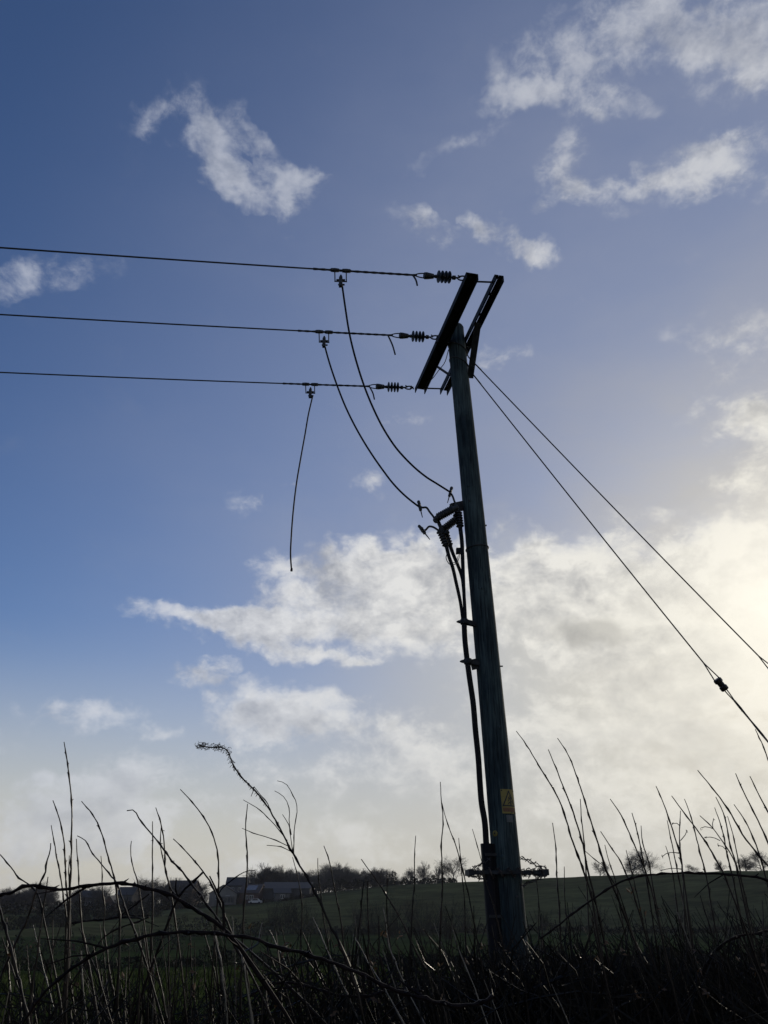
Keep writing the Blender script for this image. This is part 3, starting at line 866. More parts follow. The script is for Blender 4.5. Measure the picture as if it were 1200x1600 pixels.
for (p0, p1) in (((851, 1358), (812, 1339)), ((850, 1368), (815, 1384)), ((738, 1357), (764, 1343)), ((738, 1369), (760, 1376))):
    for dy in (-.14, .05):
        m = MB(); a = at(*p0, 7.86); b = at(*p1, 7.86)
        barbed(m, a + Vector((0, dy, 0)), b + Vector((0, dy * .6, 0)), sd); sd += 1; part(m, 'barbed_strand', M['barb'], ac)

# ------------------------------------------------------------------ stay wires
def stay(label, start, way, bz_, kins, gi):
    a = Vector(start); b = Vector(way); d = (b - a)
    g_ = a + d * ((a.z) / (a.z - b.z)); L = (g_ - a).length; dn = d.normalized()
    t = thing('stay_wire', g_, label, 'stay wire', 'stay wires bracing the pole')
    ki = kins
    sag = lambda s: a + dn * s - Vector((0, 0, .10 * math.sin(math.pi * min(1, s / L))))
    u, v = frame_of(dn); u = Vector((0, 0, 1)) - dn * dn.z; u.normalize()
    m = MB(); m.tube([sag((ki - .26) * k / 20) for k in range(21)], .0082, 7); part(m, 'upper_wire', M['conductor'], t)
    pI = sag(ki); dI = (sag(ki + .2) - sag(ki - .2)).normalized()
    m = MB()
    for s in (-1, 1): m.tube([sag(ki - .30), sag(ki - .06) + u * .040 * s, pI + u * .030 * s], .0068, 6)
    part(m, 'upper_loop', M['conductor'], t)
    m = MB()
    m.lathe(pI - dI * .075, pI + dI * .075, [(0, .040), (.06, .048), (.30, .048), (.36, .036), (.62, .036), (.68, .046), (.94, .046), (1, .040)], 8)
    part(m, 'guy_insulator', M['porcelain'], t)
    m = MB()
    for s in (-1, 1): m.tube([pI + u * .018 * s, sag(ki + .12) + u * .014 * s, sag(ki + .26)], .0065, 6)
    part(m, 'lower_loop', M['conductor'], t)
    m = MB(); n = 50; pts = [sag(ki + .22 + (L - ki - .2) * k / n) for k in range(n + 1)]
    m.tube(pts, [.012 + .0025 * math.sin(k * 1.7) for k in range(n + 1)], 7)
    for s in (.30, .34, .62, .95, 1.02, 1.2):
        if ki + s < L: w = Vector((rnd.uniform(-1, 1), rnd.uniform(-1, 1), rnd.uniform(-1, 1))).normalized() * .022; m.tube([sag(ki + s) - w, sag(ki + s) + w], .003, 4)
    part(m, 'lower_wire', M['conductor'], t)
    # wrap of wire at the pole
    m = MB(); zz = a.z; ring = []
    for k in range(25):
        q = 2 * math.pi * k / 24; r = pole_r(zz) + .007
        ring.append(pole_c(zz) + Vector((math.cos(q) * r, math.sin(q) * r, .08 - .07 * math.cos(q))))
    m.tube(ring, .008, 6); m.tube([ring[0], a, a + dn * .25], .008, 6)
    part(m, 'pole_wrap', M['conductor'], t)
    return sag, L
a1 = at(733.5, 578, 8.02); b1 = at(1200, 1149, 8.75)
s1_, L1 = stay('steeper stay wire, its dark insulator in view against the bright cloud', a1, b1, 0, 0, 0) if False else (None, None)
def stay_at_px(a, b, px):
    lo, hi = 0, 12; d = (b - a).normalized()
    for _ in range(50):
        md = (lo + hi) / 2
        if project(a + d * md)[0] < px: lo = md
        else: hi = md
    return lo
stay('steeper stay wire, its dark insulator in view against the bright cloud', a1, b1, 0, stay_at_px(a1, b1, 1124), 0)
a2 = at(732, 558, 8.06); b2 = at(1200, 1030, 8.80)
stay('shallower upper stay wire, splitting into a loop where the photo cuts it off', a2, b2, 0, stay_at_px(a2, b2, 1212), 0)

# ------------------------------------------------------------------ houses on the rise
def at_r(px, r, py=None):
    a, e = azel(px, py or 1400)
    x, y = r * math.sin(a), r * math.cos(a)
    return Vector((x, y, ground_z(x, y)))
def house(px0, px1, r, wall_h, roof_h, depth, yaw, label, wm, rm, name='house', chimney=True, win=((-.28, .55), (.28, .55)), gable_front=False, extra=None, sink=.4):
    a, b = at_r(px0, r), at_r(px1, r); c = (a + b) / 2; w = (b - a).length / 2
    c.z = ground_z(c.x, c.y)
    h = thing(name, c, label, 'barn' if name == 'barn' else 'house', 'buildings on the rise' )
    cs, sn = math.cos(yaw), math.sin(yaw)
    ux = Vector((cs, sn, 0)); uy = Vector((-sn, cs, 0)); uz = Vector((0, 0, 1)); D = depth / 2
    P = lambda x, y, z: c + ux * x + uy * y + uz * z
    m = MB()
    if gable_front:
        for s in (-1, 1):
            pts = [P(-w, s * D, -sink), P(w, s * D, -sink), P(w, s * D, wall_h), P(0, s * D, wall_h + roof_h), P(-w, s * D, wall_h)]
            m.quad(*(pts if s < 0 else pts[::-1]))
        for s in (-1, 1):
            m.quad(P(s * w, -D, -sink), P(s * w, D, -sink), P(s * w, D, wall_h), P(s * w, -D, wall_h))
    else:
        for s in (-1, 1):
            pts = [P(s * w, -D, -sink), P(s * w, D, -sink), P(s * w, D, wall_h), P(s * w, 0, wall_h + roof_h), P(s * w, -D, wall_h)]
            m.quad(*pts)
            m.quad(P(-w, s * D, -sink), P(w, s * D, -sink), P(w, s * D, wall_h), P(-w, s * D, wall_h))
    part(m, 'wall', wm, h, False)
    m = MB(); o = .35; t = .18
    if gable_front:
        for s in (-1, 1):
            e0 = P(0, 0, wall_h + roof_h + .1); n_ = (ux * s * roof_h + uz * w).normalized() * t
            k = (w + o) / w
            A = [P(0, -D - o, wall_h + roof_h + .03), P(s * w * k, -D - o, wall_h + roof_h - roof_h * k + .03), P(s * w * k, D + o, wall_h + roof_h - roof_h * k + .03), P(0, D + o, wall_h + roof_h + .03)]
            B = [q + n_ for q in A]
            m.quad(*A); m.quad(*B[::-1])
            for i in range(4): m.quad(A[i], A[(i + 1) % 4], B[(i + 1) % 4], B[i])
    else:
        for s in (-1, 1):
            n_ = (uy * s * roof_h + uz * D).normalized() * t
            k = (D + o) / D
            A = [P(-w - o, 0, wall_h + roof_h + .03), P(-w - o, s * D * k, wall_h + roof_h - roof_h * k + .03), P(w + o, s * D * k, wall_h + roof_h - roof_h * k + .03), P(w + o, 0, wall_h + roof_h + .03)]
            B = [q + n_ for q in A]
            m.quad(*A); m.quad(*B[::-1])
            for i in range(4): m.quad(A[i], A[(i + 1) % 4], B[(i + 1) % 4], B[i])
    rf = part(m, 'roof', rm, h, False)
    if chimney:
        m = MB(); x = w * .6 if not gable_front else 0; z = wall_h + roof_h
        m.box(P(x, 0 if not gable_front else D * .5, z + .4), ux * .35, uy * .35, uz * .9)
        m.box(P(x, 0 if not gable_front else D * .5, z + 1.45), ux * .14, uy * .14, uz * .16)
        part(m, 'chimney', M['brick'], rf, False)
    for (fx, fz) in win:
        m = MB(); q = P(fx * w, -D - .03, wall_h * fz)
        m.box(q, ux * .62, uy * .03, uz * .55); wn = part(m, 'window', M['white'], h, False)
        m = MB()
        for s in (-1, 1): m.box(q - uy * .045 + ux * .30 * s, ux * .25, uy * .008, uz * .46)
        part(m, 'pane', M['glass'], wn, False)
    if extra: extra(h, P, w, D, wall_h, roof_h, ux, uy, uz)
    return h
def conservatory(h, P, w, D, wh, rh, ux, uy, uz):
    m = MB(); m.box(P(w * .35, -D - 1.2, 1.15), ux * 2.0, uy * 1.15, uz * 1.15); k = part(m, 'porch', M['grey_render'], h, False)
    m = MB()
    for i in range(4): m.box(P(w * .35 - 1.45 + i * .97, -D - 2.37, 1.3), ux * .40, uy * .01, uz * .7)
    part(m, 'pane', M['glass'], k, False)
def solar(h, P, w, D, wh, rh, ux, uy, uz):
    nrm = (-uy * rh + uz * D).normalized(); sl = (uy * D + uz * rh).normalized(); L = math.hypot(D, rh)
    q = P(w * .1, -D / 2, wh + rh / 2 + .05) + nrm * .26
    m = MB(); m.box(q, ux * w * .55, sl * L * .30, nrm * .03); part(m, 'solar_panel', M['solar'], h, False)
house(328, 370, 262, 3.0, 2.2, 8, .15, 'cream rendered house with gable end facing, nearest the field edge', M['render'], M['tile'], gable_front=True, win=((-.4, .62), (.35, .62)), extra=conservatory, chimney=False)
house(354, 385, 270, 4.6, 2.2, 8, .1, 'tall dark roofed house standing behind the cream gabled house', M['grey_render'], M['tile'], win=((-.4, .75), (.4, .75)), chimney=False)
house(380, 410, 264, 2.6, 2.2, 8, -.15, 'brick house with a pale panelled roof beside the white car', M['brick'], M['tile_red'], extra=solar, chimney=False)
def bush_mesh(m, q, c, rx, ry, h, n, tw, leaf):
    for _ in range(n):
        a = q.uniform(0, 6.283); rr = math.sqrt(q.random()); z = q.random()
        k = math.sqrt(max(0.02, 1 - z * z * .85))
        p = c + Vector((math.cos(a) * rr * rx * k, math.sin(a) * rr * ry * k, z * h))
        d = Vector((q.uniform(-1, 1), q.uniform(-1, 1), q.uniform(.0, 1.6))).normalized() * leaf * q.uniform(.5, 1.4)
        s = Vector((q.uniform(-1, 1), q.uniform(-1, 1), q.uniform(-1, 1))).normalized() * tw * q.uniform(.6, 1.4)
        m.quad(p - s, p + s, p + d)
def hedge(px0, px1, r0, r1, h, label, n_per=34, w=1.2):
    q = random.Random(int(px0 * 7 + px1)); m = MB(); lf = max(.13, .0019 * (r0 + r1) / 2)
    n_per = int(n_per * (5 if r0 > 100 else 10))
    a, b = at_r(px0, r0), at_r(px1, r1); L = (b - a).length; k = max(4, int(L / 1.3))
    for i in range(k):
        c = a.lerp(b, i / k) + Vector((q.uniform(-.4, .4), q.uniform(-.6, .6), 0)); c.z = ground_z(c.x, c.y) - .2
        hh = h * (q.uniform(.65, 1.15) if q.random() < .8 else q.uniform(1.1, 1.6))
        bush_mesh(m, q, c, 1.2, w, hh, n_per, .085 * lf / .2, lf)
    return tag(m.build('hedge', M['hedge'], None, a), label, 'hedge', 'field hedges')
hedge(404, 492, 258.5, 259, 1.0, 'low garden hedge before the long dark barn')
house(414, 486, 268, 2.5, 1.7, 11, 0, 'long dark low barn in front of the row of bare trees', M['barn'], M['barn'], name='barn', chimney=False, win=())
house(428, 452, 261, 1.9, 1.2, 6, .2, 'small low grey outbuilding before the long dark barn', M['grey_render'], M['barn'], chimney=False, win=((0, .5),))
house(263, 307, 268, 4.2, 2.6, 9, -.1, 'long brown roofed house partly hidden by the bare trees', M['brick'], M['tile_red'], win=((-.5, .7), (.1, .7), (.6, .7)), chimney=False)
house(167, 183, 258, 2.3, 1.6, 7, .1, 'small gabled brick cottage alone before the dark wood', M['brick'], M['tile'], gable_front=True, win=((0, .5),), chimney=False)
house(187, 213, 270, 3.6, 2.0, 8, 0, 'slate roofed house behind the small gabled cottage', M['grey_render'], M['tile'])
house(130, 158, 272, 3.2, 1.8, 8, .1, 'dim grey house half sunk in the dark wood', M['grey_render'], M['tile'], chimney=False)

# white car by the houses
q = at_r(399.5, 257)
car = thing('parked_car', q, 'small white car parked on the field edge below the houses', 'car')
m = MB(); prof = [(-1.9, .35), (-1.95, .75), (-1.2, .90), (-.75, 1.38), (.75, 1.42), (1.35, .95), (1.95, .85), (2.0, .35)]
for s in (-1, 1): m.quad(*[q + Vector((x, s * .80, z)) for x, z in (prof if s < 0 else prof[::-1])])
for i in range(len(prof)):
    (x0, z0), (x1, z1) = prof[i], prof[(i + 1) % len(prof)]
    m.quad(q + Vector((x0, -.8, z0)), q + Vector((x0, .8, z0)), q + Vector((x1, .8, z1)), q + Vector((x1, -.8, z1)))
part(m, 'body', M['white'], car, False)
m = MB()
for s in (-1, 1): m.quad(*[q + Vector((x, s * .806, z)) for x, z in ((-1.0, .93), (-.68, 1.30), (.68, 1.33), (1.1, .95))])
part(m, 'window', M['glass'], car, False)
for x in (-1.2, 1.25):
    for s in (-1, 1):
        m = MB(); m.lathe(q + Vector((x, s * .66, .32)), q + Vector((x, s * .84, .32)), [(0, .30), (.2, .32), (.8, .32), (1, .28)], 14); part(m, 'wheel', M['tyre'], car)

# ------------------------------------------------------------------ bare trees
def tree_meshes(seed, H, spread, upright, dens=1.0, tw=.024):
    q = random.Random(seed); T = MB(); C = MB()
    def grow(p, d, L, r, lev):
        n = 4 if lev == 0 else 3 if lev < 3 else 2
        pts = [p]; dd = d.copy()
        for i in range(n):
            dd = (dd + Vector((q.uniform(-1, 1), q.uniform(-1, 1), q.uniform(-.5, .9))) * .15).normalized()
            pts.append(pts[-1] + dd * L / n)
        (T if lev <= 1 else C).tube(pts, [max(tw * .5, r * (1 - .55 * i / n)) for i in range(n + 1)], 5 if lev < 2 else 3, False)
        if lev >= 5: return
        kids = [11, 5, 4, 3, 2][lev]; kids = max(2, int(round(kids * dens)))
        for k in range(kids):
            t = .12 + .80 * (k + q.random()) / kids if lev == 0 else q.uniform(.30, 1.0)
            i = min(n - 1, int(t * n)); s = pts[i].lerp(pts[i + 1], t * n - i)
            u, v = frame_of(dd); a = q.uniform(0, 6.283); tilt = (q.uniform(.40, 1.0) if lev else q.uniform(.60, 1.05)) * spread
            nd = (dd * math.cos(tilt) + (u * math.cos(a) + v * math.sin(a)) * math.sin(tilt) + Vector((0, 0, upright))).normalized()
            ln = L * (q.uniform(.50, .72) if lev else q.uniform(.42, .60)) * (1.15 - .40 * t if lev == 0 else 1)
            grow(s, nd, ln, r * .50, lev + 1)
        if lev > 0: grow(pts[-1], dd, L * .60, r * .45, lev + 1)
    grow(Vector((0, 0, -.5)), Vector((q.uniform(-.06, .06), q.uniform(-.06, .06), 1)).normalized(), H * .60, H * .020, 0)
    return T, C
tree_protos = []
for k, (sp, up, dn) in enumerate(((1.0, .06, 1.0), (1.15, .02, 1.0), (.85, .16, 1.0), (.66, .30, .9), (1.2, .0, .9), (.95, .10, 1.1))):
    T, C = tree_meshes(40 + k, 10.0, sp, up, dn)
    tree_protos.append((T, C))
proto_obj = {}
def plant_tree(kind, p, h, label, group, name='bare_tree', wf=1.0):
    if kind not in proto_obj:
        r = thing(name, p, label, 'tree', group)
        T, C = tree_protos[kind]
        T.build('trunk', M['bark'], r).location = (0, 0, 0); C.build('crown', M['treetwig'], r).location = (0, 0, 0)
        zz = [v[2] for v in C.v]; zz.sort(); proto_obj[kind] = (r, zz[int(len(zz) * .965)])
    else:
        r = copy_tree(proto_obj[kind][0]); tag(r, label, 'tree', group)
    r.location = p; s = h / proto_obj[kind][1]
    r.scale = (s * wf, s * wf, s); r.rotation_euler = (0, 0, rnd.uniform(0, 6.28)); r.name = name
    return r
def tree_px(kind, px, topy, r, label, group, wf=1.0):
    p = at_r(px, r, topy); a, e = azel(px, topy)
    top = EYE.z + r * math.tan(e)
    return plant_tree(kind, p, max(2.0, top - p.z), label, group, wf=wf)
GRP = 'bare trees in the row behind the barn'
tops = [(398, 1372), (410, 1359), (425, 1357), (447, 1360), (470, 1361), (497, 1366), (510, 1356), (520, 1350), (531, 1355), (543, 1357), (553, 1362), (566, 1363), (580, 1360), (592, 1357), (604, 1359), (613, 1370)]
def top_at(x):
    for (a, b), (c, d) in zip(tops, tops[1:]):
        if a <= x <= c: return b + (d - b) * (x - a) / (c - a)
    return 1368
tq = random.Random(31)
for i in range(44):
    x = 399 + 213 * (i + tq.uniform(.1, .9)) / 44
    tree_px(tq.choice((2, 3, 2, 3, 0, 5) if x < 500 else (0, 2, 5, 1, 0)), x, top_at(x) + tq.uniform(-1, 7), 284 + tq.uniform(-8, 22), 'bare winter tree in the close row behind the houses and barn', GRP, tq.uniform(.95, 1.5))
C2 = 'scattered bare trees along the crest'
tree_px(2, 645, 1358, 283, 'outer of the bare pair of trees between the row and the lone round tree', C2)
tree_px(5, 660, 1352, 285, 'fuller rounded tree of the pair between the row and the lone round tree', C2)
tree_px(3, 683, 1356, 288, 'slim small bare tree just beside the lone round tree', C2)
tree_px(0, 709, 1342, 286, 'lone round bare tree on the crest, just beside the pole', C2, 1.1)
tree_px(4, 627, 1370, 280, 'low scrubby tree in the dip between the two tree groups', C2, 1.6)
tree_px(0, 935, 1349, 284, 'small round bare tree, first beyond the pole on the open crest', C2, 1.2)
tree_px(4, 985, 1340, 286, 'broad spreading bare tree on the crest, beside an even larger one', C2, 1.3)
tree_px(1, 1003, 1331, 288, 'largest spreading bare tree on the open crest, seen through thicket stems', C2, 1.3)
tree_px(4, 1080, 1352, 286, 'faint small bare tree alone on the crest within the thicket', C2, 1.3)
tree_px(5, 1124, 1347, 284, 'dense dark round tree on the crest near the frame edge', C2, 1.1)
tree_px(5, 1160, 1340, 286, 'dense bare tree in the last clump on the crest', C2, 1.3)
tree_px(1, 1185, 1332, 288, 'tallest bare tree in the last clump on the crest', C2, 1.2)
# trees and woods round the houses at the far left
GL = 'bare trees in the dark wood'
for i in range(46):
    x = rnd.uniform(-30, 325)
    y = 1396 - 8 * math.sin(x * .021) + rnd.uniform(-6, 8)
    if x > 205: y = 1384 + rnd.uniform(-8, 10)
    tree_px(rnd.choice((0, 1, 2, 5, 5)), x, y, rnd.uniform(256, 300), 'bare tree massed in the dark wood around the distant houses', GL, 1.35)
tree_px(5, 153, 1386, 272, 'rounded dense tree standing above the dark wood', C2, 1.25)
tree_px(1, 228, 1375, 272, 'tall bare tree beside the long brown roofed house', C2, 1.1)

# ------------------------------------------------------------------ hedges and field bushes
hedge(270, 480, 187, 193, 3.5, 'dark field hedge crossing below the houses, middle length')
hedge(480, 775, 194, 196, 1.5, 'low thin hedge line between the upper and lower fields beside the pole', 26)
hedge(812, 1260, 198, 200, 1.2, 'low hedge line beyond the pole, running under the thicket', 24)
hedge(-60, 125, 205, 215, 2.4, 'dark hedge below the pale grass strip, below the dark wood')
hedge(-60, 320, 250, 256, 3.0, 'thick dark hedge at the foot of the distant houses and wood')
hedge(40, 260, 222, 235, 2.0, 'hedge band below the thick one at the foot of the wood')
hedge(-60, 300, 130, 150, 2.4, 'nearer hedge crossing the lower field under the brambles')
hedge(300, 720, 48, 52, .75, 'tall scrubby hedge at the far side of the near meadow', 60, 1.5)
hedge(-80, 330, 46, 50, .65, 'shorter scrub hedge edging the near meadow below the dark wood', 50, 1.3)
hedge(690, 1300, 38, 42, .7, 'dense dark hedge behind the foot of the pole', 70, 1.5)
hedge(392, 622, 276, 279, 3.4, 'dark thick hedge under the bare tree row behind the barn')
hedge(606, 716, 272, 273, 1.7, 'low dark hedge on the crest below the lone round tree')
bq = random.Random(404)
bpts = [(432, 1400, 205), (455, 1396, 209), (474, 1408, 203), (560, 1404, 202), (578, 1398, 190), (612, 1392, 184), (640, 1404, 206), (660, 1398, 188), (683, 1408, 200), (700, 1394, 181), (724, 1404, 196), (850, 1417, 200), (930, 1410, 205), (1110, 1406, 206), (1060, 1414, 204)]
for i, (x, y, r) in enumerate(bpts):
    p = at_r(x, r, y); a, e = azel(x, y); hgt = max(1.5, EYE.z + r * math.tan(e) - p.z)
    q = random.Random(900 + i); m = MB(); wd = q.uniform(.8, 2.6)
    for _ in range(int(26 + 16 * wd)):
        a_ = q.uniform(0, 6.283); t = q.uniform(.0, .75); L = hgt * q.uniform(.35, 1.05)
        d = Vector((math.cos(a_) * math.sin(t), math.sin(a_) * math.sin(t), math.cos(t)))
        s_ = p + Vector((q.gauss(0, .6) * wd, q.gauss(0, .6) * wd, 0)); s_.z = ground_z(s_.x, s_.y) - .1
        mid = s_ + d * L * .55 + Vector((q.uniform(-.3, .3), q.uniform(-.3, .3), 0)); end = s_ + d * L + Vector((q.uniform(-.7, .7), 0, q.uniform(-.3, .2)))
        m.tube([s_, mid, end], [.04, .028, .016], 3, False)
        for b_ in range(5):
            o = s_.lerp(mid, q.uniform(.3, 1)) if b_ < 2 else mid.lerp(end, q.random()); k_ = Vector((q.uniform(-1, 1), q.uniform(-1, 1), q.uniform(.1, 1.2))) * hgt * .13
            m.tube([o, o + k_], [.020, .012], 3, False)
    bush_mesh(m, q, p, .7 * wd, .7 * wd, hgt * .35, int(40 * wd), .03, .4)
    lab = 'sparse bare bush on the hillside between the hedge and the tree row' if x < 500 else 'thin bare bush on the hillside before the bare tree row' if x < 760 else 'bare bush at the hedge line of the field beyond the pole'
    tag(m.build('field_bush', M['hedge'], None, p), lab, 'bush', 'bare bushes on the hillside')

# ------------------------------------------------------------------ near stems
def stem(pts, Y, label, cat='stem', group='bare hedge stems', name='bare_cane', w=(1.3, 2.9), mat='stem', seed=0, thorn=False, dY=0.0, ground=True, bumps=True, shoots=0):
    """pts are (x, y) photo pixels from tip to root; the stem stands Y metres ahead and runs on to the ground"""
    q = random.Random(seed * 13 + len(pts))
    P = [at(x, y, Y + dY * k / max(1, len(pts) - 1)) for k, (x, y) in enumerate(pts)]
    tipx = P[0]
    if ground:
        d = (P[-1] - P[-2]).normalized(); z = P[-1].z
        if d.z < -.05:
            k = z / -d.z
            e = P[-1] + Vector((d.x * k * .7, d.y * k * .5 + q.uniform(-.1, .1), -z - .03))
        else: e = P[-1] + Vector((q.uniform(-.2, .2), q.uniform(.0, .3), -z - .03))
        P += [P[-1].lerp(e, .5) + Vector((d.x * .03, 0, 0)), e]
    sp = smooth_path(P, 9)
    # resample evenly
    seg = .016; out = [sp[0]]; acc = 0
    for a, b in zip(sp, sp[1:]):
        L = (b - a).length
        if L < 1e-6: continue
        acc += L
        if acc >= seg: out.append(b); acc = 0
    out.append(sp[-1])
    k0 = mpp(out[0]); n = len(out); rad = []
    vis = max(1, len([1 for p in out if p.z > .9]))
    zig = Vector((0, 0, 0))
    nxt = q.randint(2, 4); side = 1; buds = []
    for i in range(n):
        t = min(1.0, i / vis)
        r = (w[0] + (w[1] - w[0]) * t ** .8) * .45 * k0 * (1 + q.uniform(-.10, .10))
        if i == nxt and bumps:
            r *= 1.55; side = -side; buds.append((i, side)); nxt += q.randint(2, 5)
        rad.append(r)
    for i in range(1, n - 1): out[i] = out[i] + Vector((q.uniform(-1, 1), q.uniform(-1, 1), q.uniform(-1, 1))) * rad[i] * .38
    m = MB(); m.tube(out, rad, 6)
    for _ in range(shoots):
        i = q.randint(4, max(5, n - 8)); d = (out[max(0, i - 1)] - out[min(n - 1, i + 1)]).normalized(); u, v = frame_of(d); a = q.uniform(0, 6.28)
        o_ = (u * math.cos(a) + v * math.sin(a)); L = q.uniform(.05, .20); r_ = rad[i] * .55
        e1 = out[i] + (d + o_ * q.uniform(.5, 1.3)).normalized() * L * .5; e2 = e1 + (d * q.uniform(.2, 1.2) + o_ * q.uniform(.2, 1)).normalized() * L * .6
        m.tube([out[i], e1, e2], [r_, r_ * .8, r_ * .4], 4)
    for i, s in buds:
        if i >= n - 1 or out[i].z < .8: continue
        d = (out[max(0, i - 1)] - out[i + 1]).normalized(); u, v = frame_of(d); a = q.uniform(-.6, .6) + (0 if s > 0 else math.pi)
        o = (u * math.cos(a) + v * math.sin(a)); L = rad[i] * (3.6 if thorn else 2.5)
        m.tube([out[i] + o * rad[i] * .5, out[i] + (o + d * (-.3 if thorn else .9)).normalized() * L + o * rad[i] * .4], [rad[i] * .55, rad[i] * (.12 if thorn else .3)], 5)
    o = m.build(name, M[mat], None, out[-1])
    return tag(o, label, cat, group)
S7 = lambda *p: [(x / 3, 1130 + y / 3) for x, y in p]
S8 = lambda *p: [(800 + x / 3, 1130 + y / 3) for x, y in p]
SC_ = lambda *p: [(380 + x / 2.857, 1150 + y / 2.857) for x, y in p]
D7 = [
 ('tallest straight bare stem, rising alone above all others beside the arching bramble', S7((300,88),(313,170),(322,240),(337,380),(335,560),(332,700),(325,870),(318,1100),(312,1240)), 3.0, (1.5, 4.2), 0),
 ('slender stem beside the tallest straight one, its tip hooked slightly outward', S7((248,362),(265,410),(285,475),(300,560),(306,680),(315,800),(322,900),(318,1050),(300,1240)), 3.1, (1.4, 3.6), 0),
 ('slender stem second out from the tallest one, shorter than its neighbour', S7((240,478),(255,560),(270,650),(285,720),(295,800),(310,900),(305,1090)), 3.2, (1.3, 3.2), 0),
 ('knotted thorny stem with a crooked bend, crossing the arching bramble', S7((238,562),(232,610),(218,650),(212,700),(180,760),(155,830),(130,910),(90,995)), 2.9, (1.8, 3.6), 1),
 ('red-brown upright stem just past the tallest one, crossing the arch', S7((358,542),(360,600),(368,690),(370,760),(378,870),(385,960),(400,1040),(420,1150),(450,1340)), 3.0, (1.4, 3.8), 0),
 ('curved stem with its tip bent back over the dark wood', S7((382,366),(420,410),(455,465),(480,530),(500,600),(520,670),(540,750),(550,830),(562,900),(560,1000)), 3.1, (1.4, 3.4), 0),
 ('short curved shoot joining the top of the arching bramble', S7((362,528),(395,545),(430,605),(470,655),(520,715),(545,745),(565,800),(600,900),(640,1000)), 3.0, (1.4, 3.2), 1),
 ('thin upright stem between the curved shoot and the curved stem', S7((473,622),(478,690),(480,780),(490,860),(485,960),(500,1060),(515,1180),(560,1390)), 3.2, (1.2, 3.6), 0),
 ('short wavy stem with a side twig at its tip, above the arch', S7((616,552),(612,600),(620,660),(635,710),(647,750),(660,830),(675,930)), 3.2, (1.4, 2.6), 1),
 ('dead straight thin stem before the long brown roofed house', S7((715,460),(715,560),(714,680),(715,800),(712,960),(705,1100)), 3.3, (1.4, 3.4), 1),
 ('thick thorny cane leaning over the wood, tip pointing at the tallest stem', S7((595,410),(615,405),(660,460),(710,520),(760,580),(800,640),(850,690),(890,745),(940,810),(1000,890),(1050,960),(1110,1060)), 2.8, (1.8, 4.0), 1),
 ('stem with a forked tip, turning pale and glossy as it bends low', S7((730,395),(745,440),(765,520),(772,600),(775,690),(790,740),(805,785),(835,820),(875,848),(930,880),(1000,930)), 2.9, (1.4, 4.4), 1),
 ('thin stem close beside the one with the forked tip', S7((755,490),(752,570),(765,640),(780,700),(800,790),(815,880)), 3.0, (1.2, 2.8), 1),
 ('smooth stem bowed like a bow before the cream gabled house', S7((845,310),(900,370),(960,450),(1000,530),(1020,610),(1025,700),(1025,780),(1015,880),(1005,960),(1030,1090)), 3.0, (1.5, 3.4), 0),
 ('leaning stem that passes the cream house and reaches the lower field', S7((812,542),(870,600),(940,680),(985,745),(1020,820),(1060,920),(1100,1020),(1150,1140),(1165,1260)), 2.9, (1.5, 4.4), 0),
 ('straight dark stem standing before the brick house', S7((1160,378),(1152,480),(1158,600),(1160,690),(1148,800),(1140,950),(1135,1100)), 3.1, (1.6, 3.8), 0),
 ('spiky side branch reaching up to the stem before the brick house', S7((1195,690),(1150,695),(1090,735),(1050,765),(1025,800),(1018,880),(1010,980)), 3.0, (1.4, 3.0), 1),
 ('pale glossy stem leaning at the very edge below the dark wood', S7((-15,820),(0,880),(25,960),(55,1075),(70,1150),(95,1230),(130,1390)), 2.7, (3.4, 4.6), 0),
 ('stem rising beside the knotted thorny one, ending below the arch top', S7((225,720),(210,830),(190,960),(175,1080),(150,1250),(145,1400)), 2.9, (1.6, 3.8), 1),
 ('short thin stem tucked close against the tallest straight one', S7((325,620),(322,700),(326,800),(330,950),(325,1100)), 3.2, (1.2, 2.6), 0),
 ('thin dead shoot curving from the edge down onto the arch', S7((0,615),(50,675),(90,725),(130,752),(170,790),(200,900)), 3.0, (1.6, 3.2), 0),
]
k = 0
for lab, pts, Y, w, th in D7:
    k += 1; stem(pts, Y, lab, w=w, seed=k, thorn=bool(th), mat='stem')
